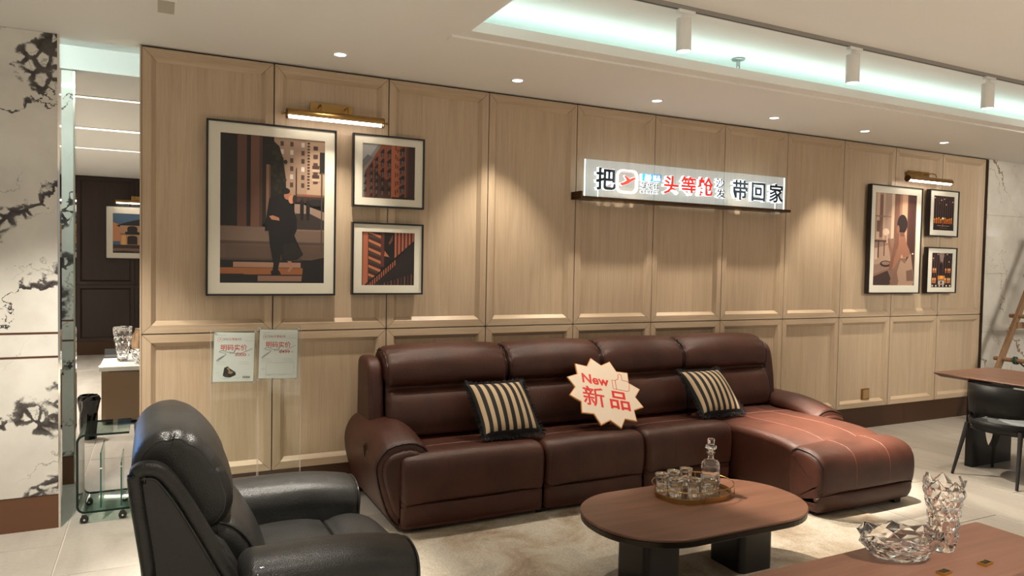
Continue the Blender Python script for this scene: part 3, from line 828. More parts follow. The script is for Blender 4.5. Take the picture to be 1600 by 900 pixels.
# house at dusk in the back room
p = [rc((70, 96, 124), 0, 1, 0, 1), ((190, 128, 92), [(0, .3), (.14, .3), (.10, .72), (0, .78)]), ((34, 36, 40), [(.05, .70), (.22, .80), (.36, .86), (1, .92), (1, .72), (.08, .66)]), rc((172, 134, 104), .10, 1, .2, .70), rc((120, 92, 74), .10, 1, .47, .50), rc((206, 150, 96), .38, .46, .2, .68), rc((220, 160, 96), .12, .18, .2, .45)]
for u in (.20, .56): p += [rc((34, 32, 34), u, u + .14, .50, .64), el((34, 32, 34), u + .07, .64, .07, .05), rc((26, 26, 28), u - .03, u + .17, .47, .54), rc((40, 32, 30), u, u + .14, .22, .4), el((40, 32, 30), u + .07, .40, .07, .045)]
p += [el((214, 196, 170), .66, .80, .07, .06), el((40, 40, 46), .66, .79, .045, .04), rc((150, 48, 36), .58, .78, .38, .43), rc((58, 42, 40), 0, 1, 0, .21), rc((116, 88, 78), 0, 1, .05, .12), el((188, 160, 140), .72, .11, .26, .05), el((96, 72, 66), .72, .125, .22, .03), rc((224, 214, 200), .66, .69, .12, .36), rc((220, 205, 190), .62, .74, .24, .27), el((30, 36, 30), .42, .25, .05, .10), el((30, 28, 28), .16, .02, .14, .04), el((255, 214, 150), .42, .6, .02, .02, 8), el((255, 214, 150), .42, .36, .02, .02, 8)]
picture('photograph of a lit mansion at dusk on the dark wall in the back room', -.69, .62, 1.615, 2.525, -.575, .505, 1.724, 2.392, p, depth=.05, yw=8.8, group='framed photographs on the dark wall', fw=.02)

# ---- brass picture lamps
def picture_lamp(label, xa, xb, y0, bx0, bx1, z, power, knobs, yw=0.0):
    t = thing('picture_lamp', label, 'lamp', ((xa + xb) / 2, yw, z), 'brass picture lamps')
    MB().box(bx0, bx1, yw - .022, yw - .002, z + .032, z + .112).build('wall_plate', M['brass'], t)
    for x in (bx0 + .055, bx1 - .055):
        MB().tube([(x, yw - .02, z + .085), (x, yw - .09, z + .088), (x, y0 + .02, z + .078), (x, y0 + .004, z + .062), (x, y0, z + .03)], .0055, 8).build('arm', M['brass'], t, True)
    h = MB(); n = 14; prof = []
    for k in range(n + 1):
        a = R(200 - 220 * k / n); prof.append((y0 + .036 * math.cos(a), z + .036 * math.sin(a)))
    inner = [(y0 + (yy - y0) * .9, z + (zz - z) * .9) for yy, zz in prof[::-1]]
    poly = prof + inner; m_ = len(poly)
    h.add([(xa, a, b) for a, b in poly] + [(xb, a, b) for a, b in poly], [(k, (k + 1) % m_, m_ + (k + 1) % m_, m_ + k) for k in range(m_)])
    fix(h.build('shade', M['brass'], t, True))
    for x, s in ((xa, -1), (xb, 1)):
        MB().rod((x, y0, z), (x + s * .005, y0, z), .034, n=20).build('end_cap', M['brass_d'], t)
        if knobs:
            MB().lathe([(.0, 0), (.004, .001), (.004, .016), (.010, .022), (.010, .032), (.0, .036)], (0, 0, 0), 12).xform(Matrix.Translation((x + s * .005, y0, z)) @ Matrix.Rotation(s * R(90), 4, 'Y')).build('knob', M['brass'], t, True)
    MB().rod((xa + .012, y0 - .004, z - .012), (xb - .012, y0 - .004, z - .012), .017, n=14).build('tube', M['tubeglow'], t, False)
picture_lamp('brass picture lamp with end knobs above the embracing couple', .865, 1.515, -.125, 1.035, 1.325, 2.640, 0, True)
picture_lamp('bronze picture lamp above the photograph of the seated woman', 7.16, 7.88, -.14, 7.345, 7.690, 2.645, 0, False)
picture_lamp('brass picture lamp over the mansion photograph in the back room', -.53, .45, 8.63, -.30, .22, 2.58, 0, False, yw=8.8)

# ---- small square socket on the panel
t = thing('wall_socket', 'small square wooden-coloured socket plate low on an oak panel', 'socket', (6.83, .028, .30))
MB().box(6.772, 6.888, .014, .0275, .302, .418).build('plate', M['brass'], t)
MB().box(6.782, 6.878, .008, .0138, .312, .408).build('cover', plain('gold_cover', (.40, .25, .11), .45, .3), t)

# ================================================================== LIT SIGN
sg = thing('lit_sign', 'backlit sign of dark and red Chinese letters on a clear sheet', 'sign', (4.3, -.10, 2.23))
MB().box(3.215, 5.437, -.092, -.084, 2.231, 2.535).build('clear_sheet', M['litsheet'], sg)
MB().box(3.209, 3.2145, -.094, -.082, 2.231, 2.535).build('sheet_edge', M['halo'], sg)
MB().box(5.4375, 5.443, -.094, -.082, 2.231, 2.535).build('sheet_edge', M['halo'], sg)
MB().box(3.215, 5.437, -.094, -.082, 2.5355, 2.5385).build('top_edge', M['aedge'], sg)
for x in (3.33, 5.31): MB().rod((x, -.105, 2.231), (x, -.105, 2.30), .004).build('power_wire', M['halo'], sg)
FRM = ((0, -.094, 0), (1, 0, 0), (0, 0, 1), (0, -1, 0))
def letter(body, x0, x1, z0, z1, face, off=.022, d=.030, name='letter'):
    b = MB(); text_fit(b, body, FRM, (x0 - .0025, x1 + .0025, z0 - .0025, z1 + .0025), d, off + .006)
    o = b.build(name, M['halo'], sg)
    f = MB(); text_fit(f, body, FRM, (x0, x1, z0, z1), .0025, off, d + .0005)
    f.build('letter_face', face, o)
letter('把', 3.297, 3.492, 2.290, 2.472, M['l_dark'])
letter('头', 3.985, 4.145, 2.297, 2.455, M['l_red'])
letter('等', 4.172, 4.335, 2.300, 2.462, M['l_red'])
letter('舱', 4.358, 4.530, 2.300, 2.468, M['l_red'])
letter('沙', 4.566, 4.665, 2.385, 2.467, M['l_dark'], .012, .028)
letter('发', 4.576, 4.680, 2.297, 2.376, M['l_dark'], .012, .028)
letter('带', 4.765, 4.945, 2.291, 2.472, M['l_dark'])
letter('回', 4.992, 5.160, 2.291, 2.462, M['l_dark'])
letter('家', 5.212, 5.392, 2.289, 2.468, M['l_dark'])
# plane icon in a rounded square
def frame_prism(mb, outer, inner, y0, y1):
    n = len(outer)
    vs = [(x, y, z) for y in (y0, y1) for P_ in (outer, inner) for x, z in P_]
    fs = []
    for k in range(n):
        j = (k + 1) % n
        fs += [(k, j, n + j, n + k), (2 * n + k, 3 * n + k, 3 * n + j, 2 * n + j), (k, 2 * n + k, 2 * n + j, j), (n + k, n + j, 3 * n + j, 3 * n + k)]
    mb.add(vs, fs)
ic = MB(); frame_prism(ic, rrect(3.514, 3.726, 2.278, 2.474, .055), rrect(3.527, 3.713, 2.290, 2.462, .044), -.112, -.0945)
ico = ic.build('icon_frame', M['halo'], sg)
li = MB(); frame_prism(li, rrect(3.519, 3.721, 2.283, 2.469, .05), rrect(3.5235, 3.7165, 2.2875, 2.4645, .046), -.1142, -.1125)
frame_prism(li, rrect(3.5335, 3.7065, 2.2965, 2.4555, .04), rrect(3.5365, 3.7035, 2.2995, 2.4525, .037), -.0985, -.0945)
li.build('icon_line', plain('pale_red_line', (.8, .35, .35), .4, emit=(1, .55, .55), estr=.7), ico)
pl_ = [(3.545, 2.345), (3.572, 2.340), (3.600, 2.352), (3.588, 2.404), (3.602, 2.404), (3.634, 2.366), (3.676, 2.382), (3.690, 2.396), (3.682, 2.404), (3.640, 2.394), (3.606, 2.380), (3.576, 2.360), (3.553, 2.362), (3.545, 2.352)]
pl_ = [(3.548, 2.350), (3.566, 2.340), (3.622, 2.358), (3.668, 2.386), (3.700, 2.402), (3.700, 2.412), (3.684, 2.416), (3.640, 2.398), (3.598, 2.424), (3.584, 2.424), (3.612, 2.386), (3.572, 2.366), (3.552, 2.362)]
pm = MB(); n_ = len(pl_)
for y0, y1, mtl in ((-.108, -.0945, 0), (-.1102, -.1085, 1)):
    pm.mat = mtl
    sc_ = 1.0 if mtl else 1.06; cx_ = 3.624; cz_ = 2.383
    Q = [(cx_ + (x - cx_) * sc_, cz_ + (z - cz_) * sc_) for x, z in pl_]
    pm.add([(x, y0, z) for x, z in Q] + [(x, y1, z) for x, z in Q], [tuple(range(n_)), tuple(range(n_, 2 * n_))[::-1]] + [(k, n_ + k, n_ + (k + 1) % n_, (k + 1) % n_) for k in range(n_)])
pm.build('plane_icon', [M['halo'], M['l_red']], sg)
# small badge block: blue plate, brand line, small latin line
bd = MB().box(3.752, 3.948, -.134, -.0945, 2.391, 2.449).build('badge', M['halo'], sg)
MB().box(3.750, 3.950, -.136, -.1345, 2.389, 2.451).build('badge_face', M['l_blue'], bd)
b_ = MB(); b_.prism([(3.775, 2.395), (3.83, 2.395), (3.845, 2.42), (3.835, 2.446), (3.812, 2.44), (3.785, 2.448), (3.78, 2.425)], 0, .001)
b_.xform(Matrix(((1, 0, 0, 0), (0, 0, -1, -.1362), (0, 1, 0, 0), (0, 0, 0, 1))))
text_fit(b_, '国品', ((0, -.1362, 0), (1, 0, 0), (0, 0, 1), (0, -1, 0)), (3.862, 3.94, 2.397, 2.443), 0, .01)
b_.build('badge_mark', M['l_white'], bd)
letter('芝华仕', 3.755, 3.950, 2.330, 2.378, M['l_dark'], .008, .014)
letter('CHEERS', 3.760, 3.945, 2.292, 2.316, M['l_dark'], .0, .010)
struct(MB().box(12.2, 16.5, -3.9, -3.7, 0, 3.0).build('wall_front', M['oak_z']))
s2 = copy_tree(sg, (14.36, -3.60, sg.location.z + .05), 'second lit sign across the shop, mirrored faintly in the right marble wall')
s2.rotation_euler = (0, 0, math.pi)
sh = thing('sign_shelf', 'narrow brown metal ledge under the lit sign', 'shelf', (4.3, -.07, 2.2))
MB().box(3.140, 5.470, -.150, -.001, 2.206, 2.230).build('ledge', M['brass_d'], sh)
MB().box(3.140, 3.156, -.150, -.001, 2.2305, 2.268).build('end_stop', M['brass_d'], sh)
bp_ = MB().box(5.30, 5.36, -.12, -.06, 2.186, 2.2055).build('power_box', M['white'], sh)

# ================================================================== SOFA
sofa = thing('sectional_sofa', 'long oxblood leather reclining sofa with a chaise at its right end', 'sofa', (3.2, -.6, 0))
SEAT = [(-.33, .05), (-.33, .44), (-.50, .457), (-.70, .474), (-.82, .489), (-.905, .488), (-.955, .455), (-.975, .385), (-.974, .30), (-.968, .225), (-.956, .198), (-.928, .187), (-.946, .176), (-.955, .12), (-.945, .055), (-.91, .030), (-.6, .030)]
BACK = [(-.05, .50), (-.045, .80), (-.07, 1.0), (-.13, 1.07), (-.22, 1.086), (-.32, 1.055), (-.385, .985), (-.405, .905), (-.395, .845), (-.345, .805), (-.395, .775), (-.435, .715), (-.462, .62), (-.462, .54), (-.43, .478), (-.2, .47)]
def hsh(a): return math.sin(a * 12.9898) * 43758.5453 % 1
def seat_def(x0, x1):
    def d(x, y, z):
        u = (x - x0) / (x1 - x0); e_ = 4 * u * (1 - u)
        if z > .3 and y < -.35: z += .012 * (e_ - .6)
        if y < -.9: y -= .012 * (e_ - .5)
        if .10 < z < .26 and y < -.85:      # crease dies out towards the ends, small pulls beside it
            k = min(1, max(0, min(u, 1 - u) - .03) / .16)
            y -= .030 * (1 - k) * math.exp(-((z - .187) / .012) ** 2)
            y += .004 * math.sin(x * 95) * math.exp(-((min(u, 1 - u) - .16) / .08) ** 2)
        return x, y, z
    return d
def back_def(x0, x1):
    def d(x, y, z):
        u = (x - x0) / (x1 - x0); e_ = 4 * u * (1 - u); m_ = min(u, 1 - u)
        if y < -.15: y -= .016 * (e_ - .5)
        if z > .95: z += .016 * (e_ - .6)
        if z > .98 and m_ < .14:
            z -= .010 * (1 - m_ / .14) * (1 + math.sin(y * 120))
        if abs(z - .805) < .05 and y < -.3:
            k = min(1, m_ / .10); y -= .04 * (1 - k) * math.exp(-((z - .805) / .03) ** 2)
        return x, y, z
    return d
XB = (1.48, 2.41, 3.225, 4.045, 4.985)
XS = (1.420, 2.42, 3.24, 4.06)
def prof_at(P_, t0, t1):
    return catmull(P_, 5)[t0:t1]
for k in range(4):
    a, b = XB[k] + .003, XB[k + 1] - .003
    o = fix(loft(MB(), BACK, a, b, .05, 'x', 14, 5, back_def(a, b)).build('back_cushion', M['leather'], sofa))
    P_ = inset(catmull(BACK, 5), .012)
    dd = back_def(a, b)
    for xx in (a + .013, b - .013):
        MB().tube([dd(xx, p_[0], p_[1]) for p_ in P_[14:70]], .005, 6).build('piping', M['pipe'], o, True)
    for xx in (a + (b - a) * .30, a + (b - a) * .70):
        MB().tube([dd(xx, p_[0] + .0015, p_[1]) for p_ in catmull(BACK, 5)[51:70]], .0022, 5).build('seam', M['pipe'], o, True)
for k in range(3):
    a, b = XS[k] + .003, XS[k + 1] - .003
    o = fix(loft(MB(), SEAT, a, b, .045, 'x', 16, 5, seat_def(a, b)).build('seat', M['leather'], sofa))
    dd = seat_def(a, b); C_ = catmull(SEAT, 5)
    for xx in (a + (b - a) * .30, a + (b - a) * .68):
        MB().tube([dd(xx, p_[0] + .001, p_[1] - .001) for p_ in C_[14:50]], .0022, 5).build('seam', M['pipe'], o, True)
    w_ = MB().tube([dd(a + .05 + (b - a - .1) * j / 20, -.70, .4745) for j in range(21)], .0035, 6)
    w_.build('welt', M['seam'], o, True)
# chaise
CH = [(-.33, .05), (-.33, .44), (-.55, .462), (-.85, .472), (-1.15, .482), (-1.35, .478), (-1.49, .458), (-1.555, .425), (-1.57, .36), (-1.57, .15), (-1.55, .06), (-1.4, .045), (-.8, .045)]
CF = [(-1.50, .07), (-1.50, .36), (-1.52, .425), (-1.56, .455), (-1.63, .458), (-1.71, .445), (-1.765, .415), (-1.798, .36), (-1.808, .29), (-1.806, .215), (-1.796, .180), (-1.768, .166), (-1.788, .154), (-1.790, .10), (-1.765, .045), (-1.72, .028), (-1.6, .028)]
def ch_def(x, y, z):
    u = (x - 4.06) / .96; e_ = 4 * u * (1 - u)
    if z > .3: z += .020 * (e_ - .5)
    if y < -1.7: y -= .014 * (e_ - .5)
    if y < -1.7: y -= .030 * (1 - min(1, max(0, min(u, 1 - u) - .03) / .14)) * math.exp(-((z - .166) / .012) ** 2)
    return x, y, z
o = fix(loft(MB(), CH, 4.065, 5.0, .05, 'x', 16, 5, ch_def).build('chaise_seat', M['leather'], sofa))
for xx in (4.36, 4.70): MB().tube([ch_def(xx, p_[0], p_[1] + .0005) for p_ in catmull(CH, 5)[8:34]], .0025, 5).build('seam', M['seam'], o, True)
MB().tube([ch_def(4.11 + .84 * j / 20, -.70, .4695) for j in range(21)], .0035, 6).build('welt', M['seam'], o, True)
o = fix(loft(MB(), CF, 4.045, 5.015, .055, 'x', 18, 5, ch_def).build('chaise_footrest', M['leather'], sofa))
for xx in (4.36, 4.70): MB().tube([ch_def(xx, p_[0] + .001, p_[1] + .0005) for p_ in catmull(CF, 5)[15:48]], .0025, 5).build('seam', M['seam'], o, True)
C_ = inset(catmull(CF, 5), .012)
MB().tube([ch_def(4.056, p_[0], p_[1]) for p_ in C_[8:58]], .005, 6).build('piping', M['pipe'], o, True)
# outer wings of the back
WING = [(-.05, .42), (-.045, .80), (-.06, .985), (-.16, 1.012), (-.26, 1.005), (-.33, .95), (-.365, .82), (-.39, .64), (-.39, .46), (-.2, .42)]
fix(loft(MB(), WING, 1.372, 1.478, .035, 'x', 4).build('side_wing', M['leather'], sofa))
fix(loft(MB(), WING, 4.988, 5.088, .035, 'x', 4).build('side_wing', M['leather'], sofa))
# arms
def arm(sx, cx, ztop, y0, y1, name='arm'):
    X = lambda x: cx + sx * x
    prof = [(X(.10), .03), (X(-.03), .03), (X(-.11), .10), (X(-.165), .24), (X(-.195), .38), (X(-.19), .49), (X(-.14), ztop - .035), (X(-.05), ztop), (X(.05), ztop), (X(.125), ztop - .04), (X(.150), ztop - .095), (X(.125), ztop - .145), (X(.11), .30)]
    def d(x, y, z):
        t_ = max(0, (-.50 - y) / .45)
        if z > .35: z -= .085 * t_ ** 2 * min(1, (z - .35) / .2)
        if z > .5 and y < -.75: z += .003 * math.sin(x * 140)
        return x, y, z
    o = fix(loft(MB(), prof, y0, y1, .045, 'y', 12, 5, d).build(name, M['leather'], sofa))
    P_ = inset(catmull(prof, 5), .006)
    MB().tube([d(p_[0], y0 + .014, p_[1]) for p_ in P_], .0065, 6, True).build('piping', M['pipe'], o, True)
    inner = inset(catmull(prof, 5), .042)
    q = MB(); loft(q, inner, y0 - .022, y0 + .05, .025, 'y', 2, 1, d, smooth_prof=False)
    fix(q.build('arm_front', M['leather'], o))
    return o
ao = arm(1, 1.475, .615, -.895, -.05)
MB().obox((1.276, -.62, .475), (.003, 0, 0), (0, .022, 0), (0, 0, .045)).build('control_panel', M['pipe'], ao)
MB().obox((1.2725, -.62, .488), (.002, 0, 0), (0, .010, 0), (0, 0, .018)).build('button', M['black'], ao)
arm(-1, 5.125, .575, -.95, -.16)
for x, y in ((1.60, -.85), (2.42, -.88), (3.24, -.88), (4.14, -1.68), (4.90, -1.70), (4.9, -.25), (1.55, -.15)):
    MB().box(x - .035, x + .035, y - .035, y + .035, 0.0092 if x < 4.4 and y < -.8 else 0, .035).build('foot', M['black'], sofa)

# ---- striped cushions
def cushion(label, c, wv, hv, size, thick=.075):
    """square cushion: centre c, unit vectors wv (width) and hv (height, upward)"""
    wv, hv = Vector(wv).normalized(), Vector(hv).normalized(); nv = wv.cross(hv).normalized()
    t = thing('striped_cushion', label, 'cushion', tuple(Vector(c) - hv * size[1] / 2), 'striped cushions on the sofa')
    n = 30
    mb = MB(); mb.smooth = True
    def pt(u, v, s):
        a = (1 - abs(u) ** 2.6) * (1 - abs(v) ** 2.6)
        k = 1 - .07 * (1 - abs(u) ** 4) * abs(v) ** 2; k2 = 1 - .07 * (1 - abs(v) ** 4) * abs(u) ** 2
        sag = .012 * math.sin(3.2 * v + 1) * (1 - abs(u))
        return Vector(c) + wv * (u * size[0] / 2 * k2 + .0) + hv * (v * size[1] / 2 * k) + nv * (s * (thick * a ** .55 + .004) + sag)
    for s in (1, -1):
        vs = [pt(-1 + 2 * i / n, -1 + 2 * j / n, s) for j in range(n + 1) for i in range(n + 1)]
        b0 = len(mb.v)
        mb.v += [tuple(q) for q in vs]
        for j in range(n):
            for i in range(n):
                f = (b0 + j * (n + 1) + i, b0 + j * (n + 1) + i + 1, b0 + (j + 1) * (n + 1) + i + 1, b0 + (j + 1) * (n + 1) + i)
                mb.f.append(f if s > 0 else f[::-1]); mb.c.append(None); mb.sm.append(True)
                mb.m.append(1 if (s > 0 and i % 4 in (1, 2) and 1 <= j < n - 1 and 1 <= i <= 27) else 0)
    mb.build('cover', [M['stripe_d'], M['stripe_l']], t)
    fr = MB()
    per = [(u / 40 - 1, -1) for u in range(0, 80)] + [(1, u / 40 - 1) for u in range(0, 80)] + [(1 - u / 40, 1) for u in range(0, 80)] + [(-1, 1 - u / 40) for u in range(0, 80)]
    for u, v in per:
        a = pt(u, v, 0); o_ = (wv * (u if abs(u) == 1 else .15 * u) + hv * (v if abs(v) == 1 else .15 * v)).normalized()
        for q in range(2):
            j_ = Vector((random.uniform(-1, 1), random.uniform(-1, 1), random.uniform(-1, 1))) * .010
            fr.rod(a - o_ * .004, a + o_ * (.022 + .008 * random.random()) + j_, .0035, .002, 4)
    f = fr.build('fringe', M['stripe_d'], t); f['kind'] = 'stuff'
    return t
cushion('striped black and cream cushion leaning on the left half of the sofa', (2.245, -.655, .675), (1, 0, 0), (0, .36, .34), (.44, .44))
cushion('striped black and cream cushion leaning beside the chaise on the right', (4.12, -.63, .665), (1, 0, 0), (0, .36, .36), (.43, .43))

# ---- starburst board
sb = thing('starburst_sign', 'cream starburst board with red lettering propped on the sofa', 'sign', (3.1, -.66, .50))
U_ = Vector((1, 0, 0)); V_ = Vector((0, .40, .42)).normalized(); N_ = U_.cross(V_)
Cn = Vector((3.075, -.665, .735))
pts = []
for k in range(24):
    r_ = .312 if k % 2 == 0 else .248
    pts.append((r_ * math.cos(R(15 * k)), r_ * math.sin(R(15 * k))))
def place(mb, poly, d0, d1, s=1.0):
    n = len(poly)
    vs = [Cn + U_ * x * s + V_ * y * s + N_ * d for d in (d0, d1) for x, y in poly]
    mb.add(vs, [tuple(range(n))[::-1], tuple(range(n, 2 * n))] + [(k, (k + 1) % n, n + (k + 1) % n, n + k) for k in range(n)])
q = MB(); place(q, pts, -.012, 0); q.build('edge_board', M['boardedge'], sb)
q = MB(); place(q, pts, .0002, .0015, .972); q.build('face', M['board'], sb)
ra = R(-15); U2 = U_ * math.cos(ra) + V_ * math.sin(ra); V2 = -U_ * math.sin(ra) + V_ * math.cos(ra)
F2 = (Cn, U2, V2, N_)
q = MB()
text_fit(q, 'New', F2, (-.180, .040, .052, .140), 0, .03, .0018)
text_fit(q, '新', F2, (-.192, -.017, -.146, .029), 0, .012, .0018)
text_fit(q, '品', F2, (.023, .186, -.140, .023), 0, .018, .0018)
q.build('lettering', M['red'], sb)
th = [(.065, .105), (.088, .105), (.112, .122), (.118, .158), (.130, .166), (.142, .155), (.140, .118), (.180, .114), (.190, .100), (.180, .042), (.165, .034), (.088, .036), (.065, .036)]
th = [((x - .005) * 1.165, y * 1.165) for x, y in th]
q = MB().tube([Cn + U2 * x + V2 * y + N_ * .0015 for x, y in th], .0022, 6, True)
q.tube([Cn + U2 * .098 + V2 * y + N_ * .0015 for y in (.042, .122)], .0022, 6)
q.build('thumb_icon', M['red'], sb)

# ================================================================== COFFEE TABLE
ct = thing('coffee_table', 'low walnut coffee table with rounded ends and two dark pedestals', 'table', (2.72, -2.08, 0))
TZ = .38
top_poly = rrect(2.06, 3.385, -2.455, -1.705, .36, 14)
MB().bevel_prism(top_poly, TZ - .014, TZ, .003).build('tabletop', M['walnut_x'], ct)
rim = MB().bevel_prism(inset(top_poly, .004), TZ - .046, TZ - .0142, .004)
rim.build('rim', plain('dark_bronze_rim', (.045, .038, .030), .32, .8), ct)
for x0, x1 in ((2.295, 2.525), (2.935, 3.172)):
    MB().prism(rrect(x0, x1, -2.215, -1.955, .035, 5), .0095, TZ - .0465).build('pedestal', M['black'], ct)
rg = MB().box(0.95, 4.47, -4.2, -.78, 0.0005, .009).build('area_rug', M['rug'])
tag(rg, 'faded beige patterned rug under the coffee table', 'rug')

# tray, glasses, decanter
ty = thing('serving_tray', 'oval brass tray with a thin gallery rail on the coffee table', 'tray', (2.835, -1.925, TZ))
tp = rrect(2.605, 3.065, -2.090, -1.760, .164, 12)
MB().prism(inset(tp, .004), TZ + .0005, TZ + .012).build('tray_base', plain('mirror_tray', (.30, .20, .10), .12, 1.0), ty)
e = MB(); n_ = len(tp); ip = inset(tp, .004)
e.add([(x, y, z) for z in (TZ + .0005, TZ + .026) for P_ in (tp, ip) for x, y in P_],
      sum([[(k, (k + 1) % n_, 2 * n_ + (k + 1) % n_, 2 * n_ + k), (n_ + k, 3 * n_ + k, 3 * n_ + (k + 1) % n_, n_ + (k + 1) % n_), (2 * n_ + k, 2 * n_ + (k + 1) % n_, 3 * n_ + (k + 1) % n_, 3 * n_ + k)] for k in range(n_)], []))
e.build('tray_edge', M['brass'], ty)
ro = inset(tp, -.012)
MB().tube([(x, y, TZ + .068) for x, y in ro], .0028, 6, True).build('gallery_rail', M['brass'], ty, True)
for x, y, ox, oy in ((2.77, -2.090, 0, -1), (2.99, -2.075, .2, -1), (2.77, -1.760, 0, 1), (2.99, -1.772, .2, 1)):
    MB().tube([(x, y, TZ + .004), (x + ox * .012, y + oy * .010, TZ + .012), (x + ox * .014, y + oy * .012, TZ + .04), (x + ox * .014, y + oy * .012, TZ + .068)], .0028, 6).build('rail_post', M['brass'], ty, True)
def tumbler(x, y, label):
    z = TZ + .0125; n = 48
    prof = [(0.0, .0), (.024, .0), (.030, .004), (.029, .016), (.027, .024), (.030, .05), (.036, .080), (.0385, .098), (.037, .099), (.0345, .080), (.026, .048), (.022, .030), (.0, .027)]
    def rad(k, i):
        if i >= 7 or i == 0: return 1
        tw_ = prof[i][1] * 9
        a = 2 * math.pi * k / n
        amp = (.0, .16, .20, .16, .10, .08, .04)[i]
        return 1 + amp * math.cos(6 * (a + tw_))
    mb = MB(); mb.lathe(prof, (x, y, z), n, False, rad)
    o = mb.build('tumbler', M['glass'], None, True)
    return tag(fix(o), label, 'glass', 'cut glass tumblers on the tray')
for (x, y), lab in zip(((2.685, -1.835), (2.785, -1.815), (2.885, -1.805), (2.695, -1.945), (2.790, -1.985), (2.895, -1.985)),
                       ('clear cut-glass tumbler at the back left of the brass tray', 'clear cut-glass tumbler in the middle of the back row on the tray', 'clear cut-glass tumbler at the back beside the decanter',
                        'clear cut-glass tumbler at the front left of the brass tray', 'clear cut-glass tumbler in the middle of the front row on the tray', 'clear cut-glass tumbler at the front, right before the decanter')):
    tumbler(x, y, lab)
dx, dy, dz = 2.985, -1.90, TZ + .0125
dc = thing('decanter', 'tall clear glass decanter with a faceted stopper on the tray', 'decanter', (dx, dy, dz))
n = 40
pr = [(0, 0), (.050, 0), (.056, .006), (.055, .03), (.0535, .09), (.0525, .135), (.050, .150), (.040, .160), (.020, .166), (.0165, .178), (.018, .196), (.026, .204), (.026, .208), (.0165, .206), (.0125, .19), (.0125, .172), (.036, .155), (.046, .145), (.047, .09), (.045, .040), (.0, .034)]
fix(MB().lathe(pr, (dx, dy, dz), n, False, lambda k, i: 1 + (.05 * math.cos(8 * 2 * math.pi * k / n) if 1 <= i <= 3 else 0)).build('bottle', M['glass'], dc, True))
pr = [(0, .196), (.009, .197), (.0105, .209), (.012, .216), (.034, .232), (.030, .248), (.020, .254), (.020, .262), (.022, .280), (.018, .288), (0, .289)]
fix(MB().lathe(pr, (dx, dy, dz), 10).build('stopper', M['glass'], dc, False))

# ================================================================== FRONT BENCH TABLE
ft = thing('console_table', 'long low walnut console in the right foreground', 'table', (2.9, -3.2, 0))
FZ = .45
MB().bevel_prism(rrect(1.75, 3.71, -3.425, -2.985, .02, 4), FZ - .020, FZ, .002).build('tabletop', M['walnut_x'], ft)
MB().box(1.79, 3.67, -3.41, -3.01, .12, FZ - .0205).build('cabinet', M['black'], ft)
for x in (1.9, 3.5): MB().box(x, x + .05, -3.38, -3.05, .0095, .1195).build('leg', M['black'], ft)
def plate(x, y, label):
    t = thing('brass_plate', label, 'plate', (x, y, FZ), 'small brass plates on the console')
    MB().obox((x, y, FZ + .0055), (.031, .003, 0), (-.002, .017, 0), (0, 0, .005)).build('plate', M['gold'], t)
    for k in range(5): MB().obox((x - .021 + .0105 * k, y - .002 + .001 * k, FZ + .0110), (.0030 if k in (0, 4) else .0018, .0002, 0), (-.0015, .0125, 0), (0, 0, .0006)).build('bar', M['black'], t)
plate(3.215, -3.315, 'small brass plate with black bars on the console, right of the vase')
plate(2.962, -3.300, 'small brass plate with black bars on the console, in front of the bowl')

def faceted(rows, n, c, jit=0.0, rot=None, sx=1.0, sy=1.0, ang=0.0):
    """rows=[(r,z)] of an outer faceted wall, alternate rows turned by half a step"""
    vs = []; m = len(rows); rnd_ = random.Random(5)
    for i, (r_, z) in enumerate(rows):
        for k in range(n):
            a = 2 * math.pi * (k + .5 * (i % 2)) / n
            r = r_ * (1 + jit * rnd_.uniform(-1, 1) * (0 < i < m - 1))
            x, y = r * math.cos(a) * sx, r * math.sin(a) * sy
            vs.append((c[0] + x * math.cos(ang) - y * math.sin(ang), c[1] + x * math.sin(ang) + y * math.cos(ang), c[2] + z))
    return vs
def crystal(name, label, cat, c, outer, inner, n, sx=1, sy=1, ang=0.0):
    mb = MB()
    vo = faceted(outer, n, c, .055, None, sx, sy, ang); vi = faceted(inner, n, c, .0, None, sx, sy, ang)
    m, mi = len(outer), len(inner)
    fs = []
    for i in range(m - 1):
        for k in range(n):
            a, b = i * n + k, i * n + (k + 1) % n
            if i % 2 == 0: t0, t1 = (i + 1) * n + k, (i + 1) * n + (k - 1) % n; fs += [(a, b, t0), (a, t0, t1)]
            else: t0, t1 = (i + 1) * n + k, (i + 1) * n + (k + 1) % n; fs += [(a, b, t1), (a, t1, t0)]
    fs.append(tuple(range(n))[::-1])
    B = len(vo)
    for i in range(mi - 1):
        for k in range(n):
            a, b = B + i * n + k, B + i * n + (k + 1) % n
            if i % 2 == 0: t0, t1 = B + (i + 1) * n + k, B + (i + 1) * n + (k - 1) % n; fs += [(a, t0, b), (a, t1, t0)]
            else: t0, t1 = B + (i + 1) * n + k, B + (i + 1) * n + (k + 1) % n; fs += [(a, t1, b), (a, t0, t1)]
    fs.append(tuple(range(B, B + n)))
    # rim (both last rows have the same parity)
    o0, i0 = (m - 1) * n, B + (mi - 1) * n
    for k in range(n): fs.append((o0 + k, o0 + (k + 1) % n, i0 + (k + 1) % n, i0 + k))
    mb.add(vo + vi, fs)
    o = fix(mb.build(name, M['glass'], None, False))
    return tag(o, label, cat)
def zigzag(o, zmin, amp, n, c):
    pass
rows = []
for i in range(14):
    z = .302 * i / 13; r0 = .048 + .032 * (z / .302) ** .8 + .004 * math.sin(z * 30)
    rows.append((r0 * (1.045 if i % 2 else .965), z))
rows[0] = (.046, 0)
inn = [(.026, .035), (.034, .06), (.038, .105), (.043, .15), (.050, .20), (.058, .24), (.064, .28), (.072, .300)]
VC = (3.205, -3.135, FZ + .0005)
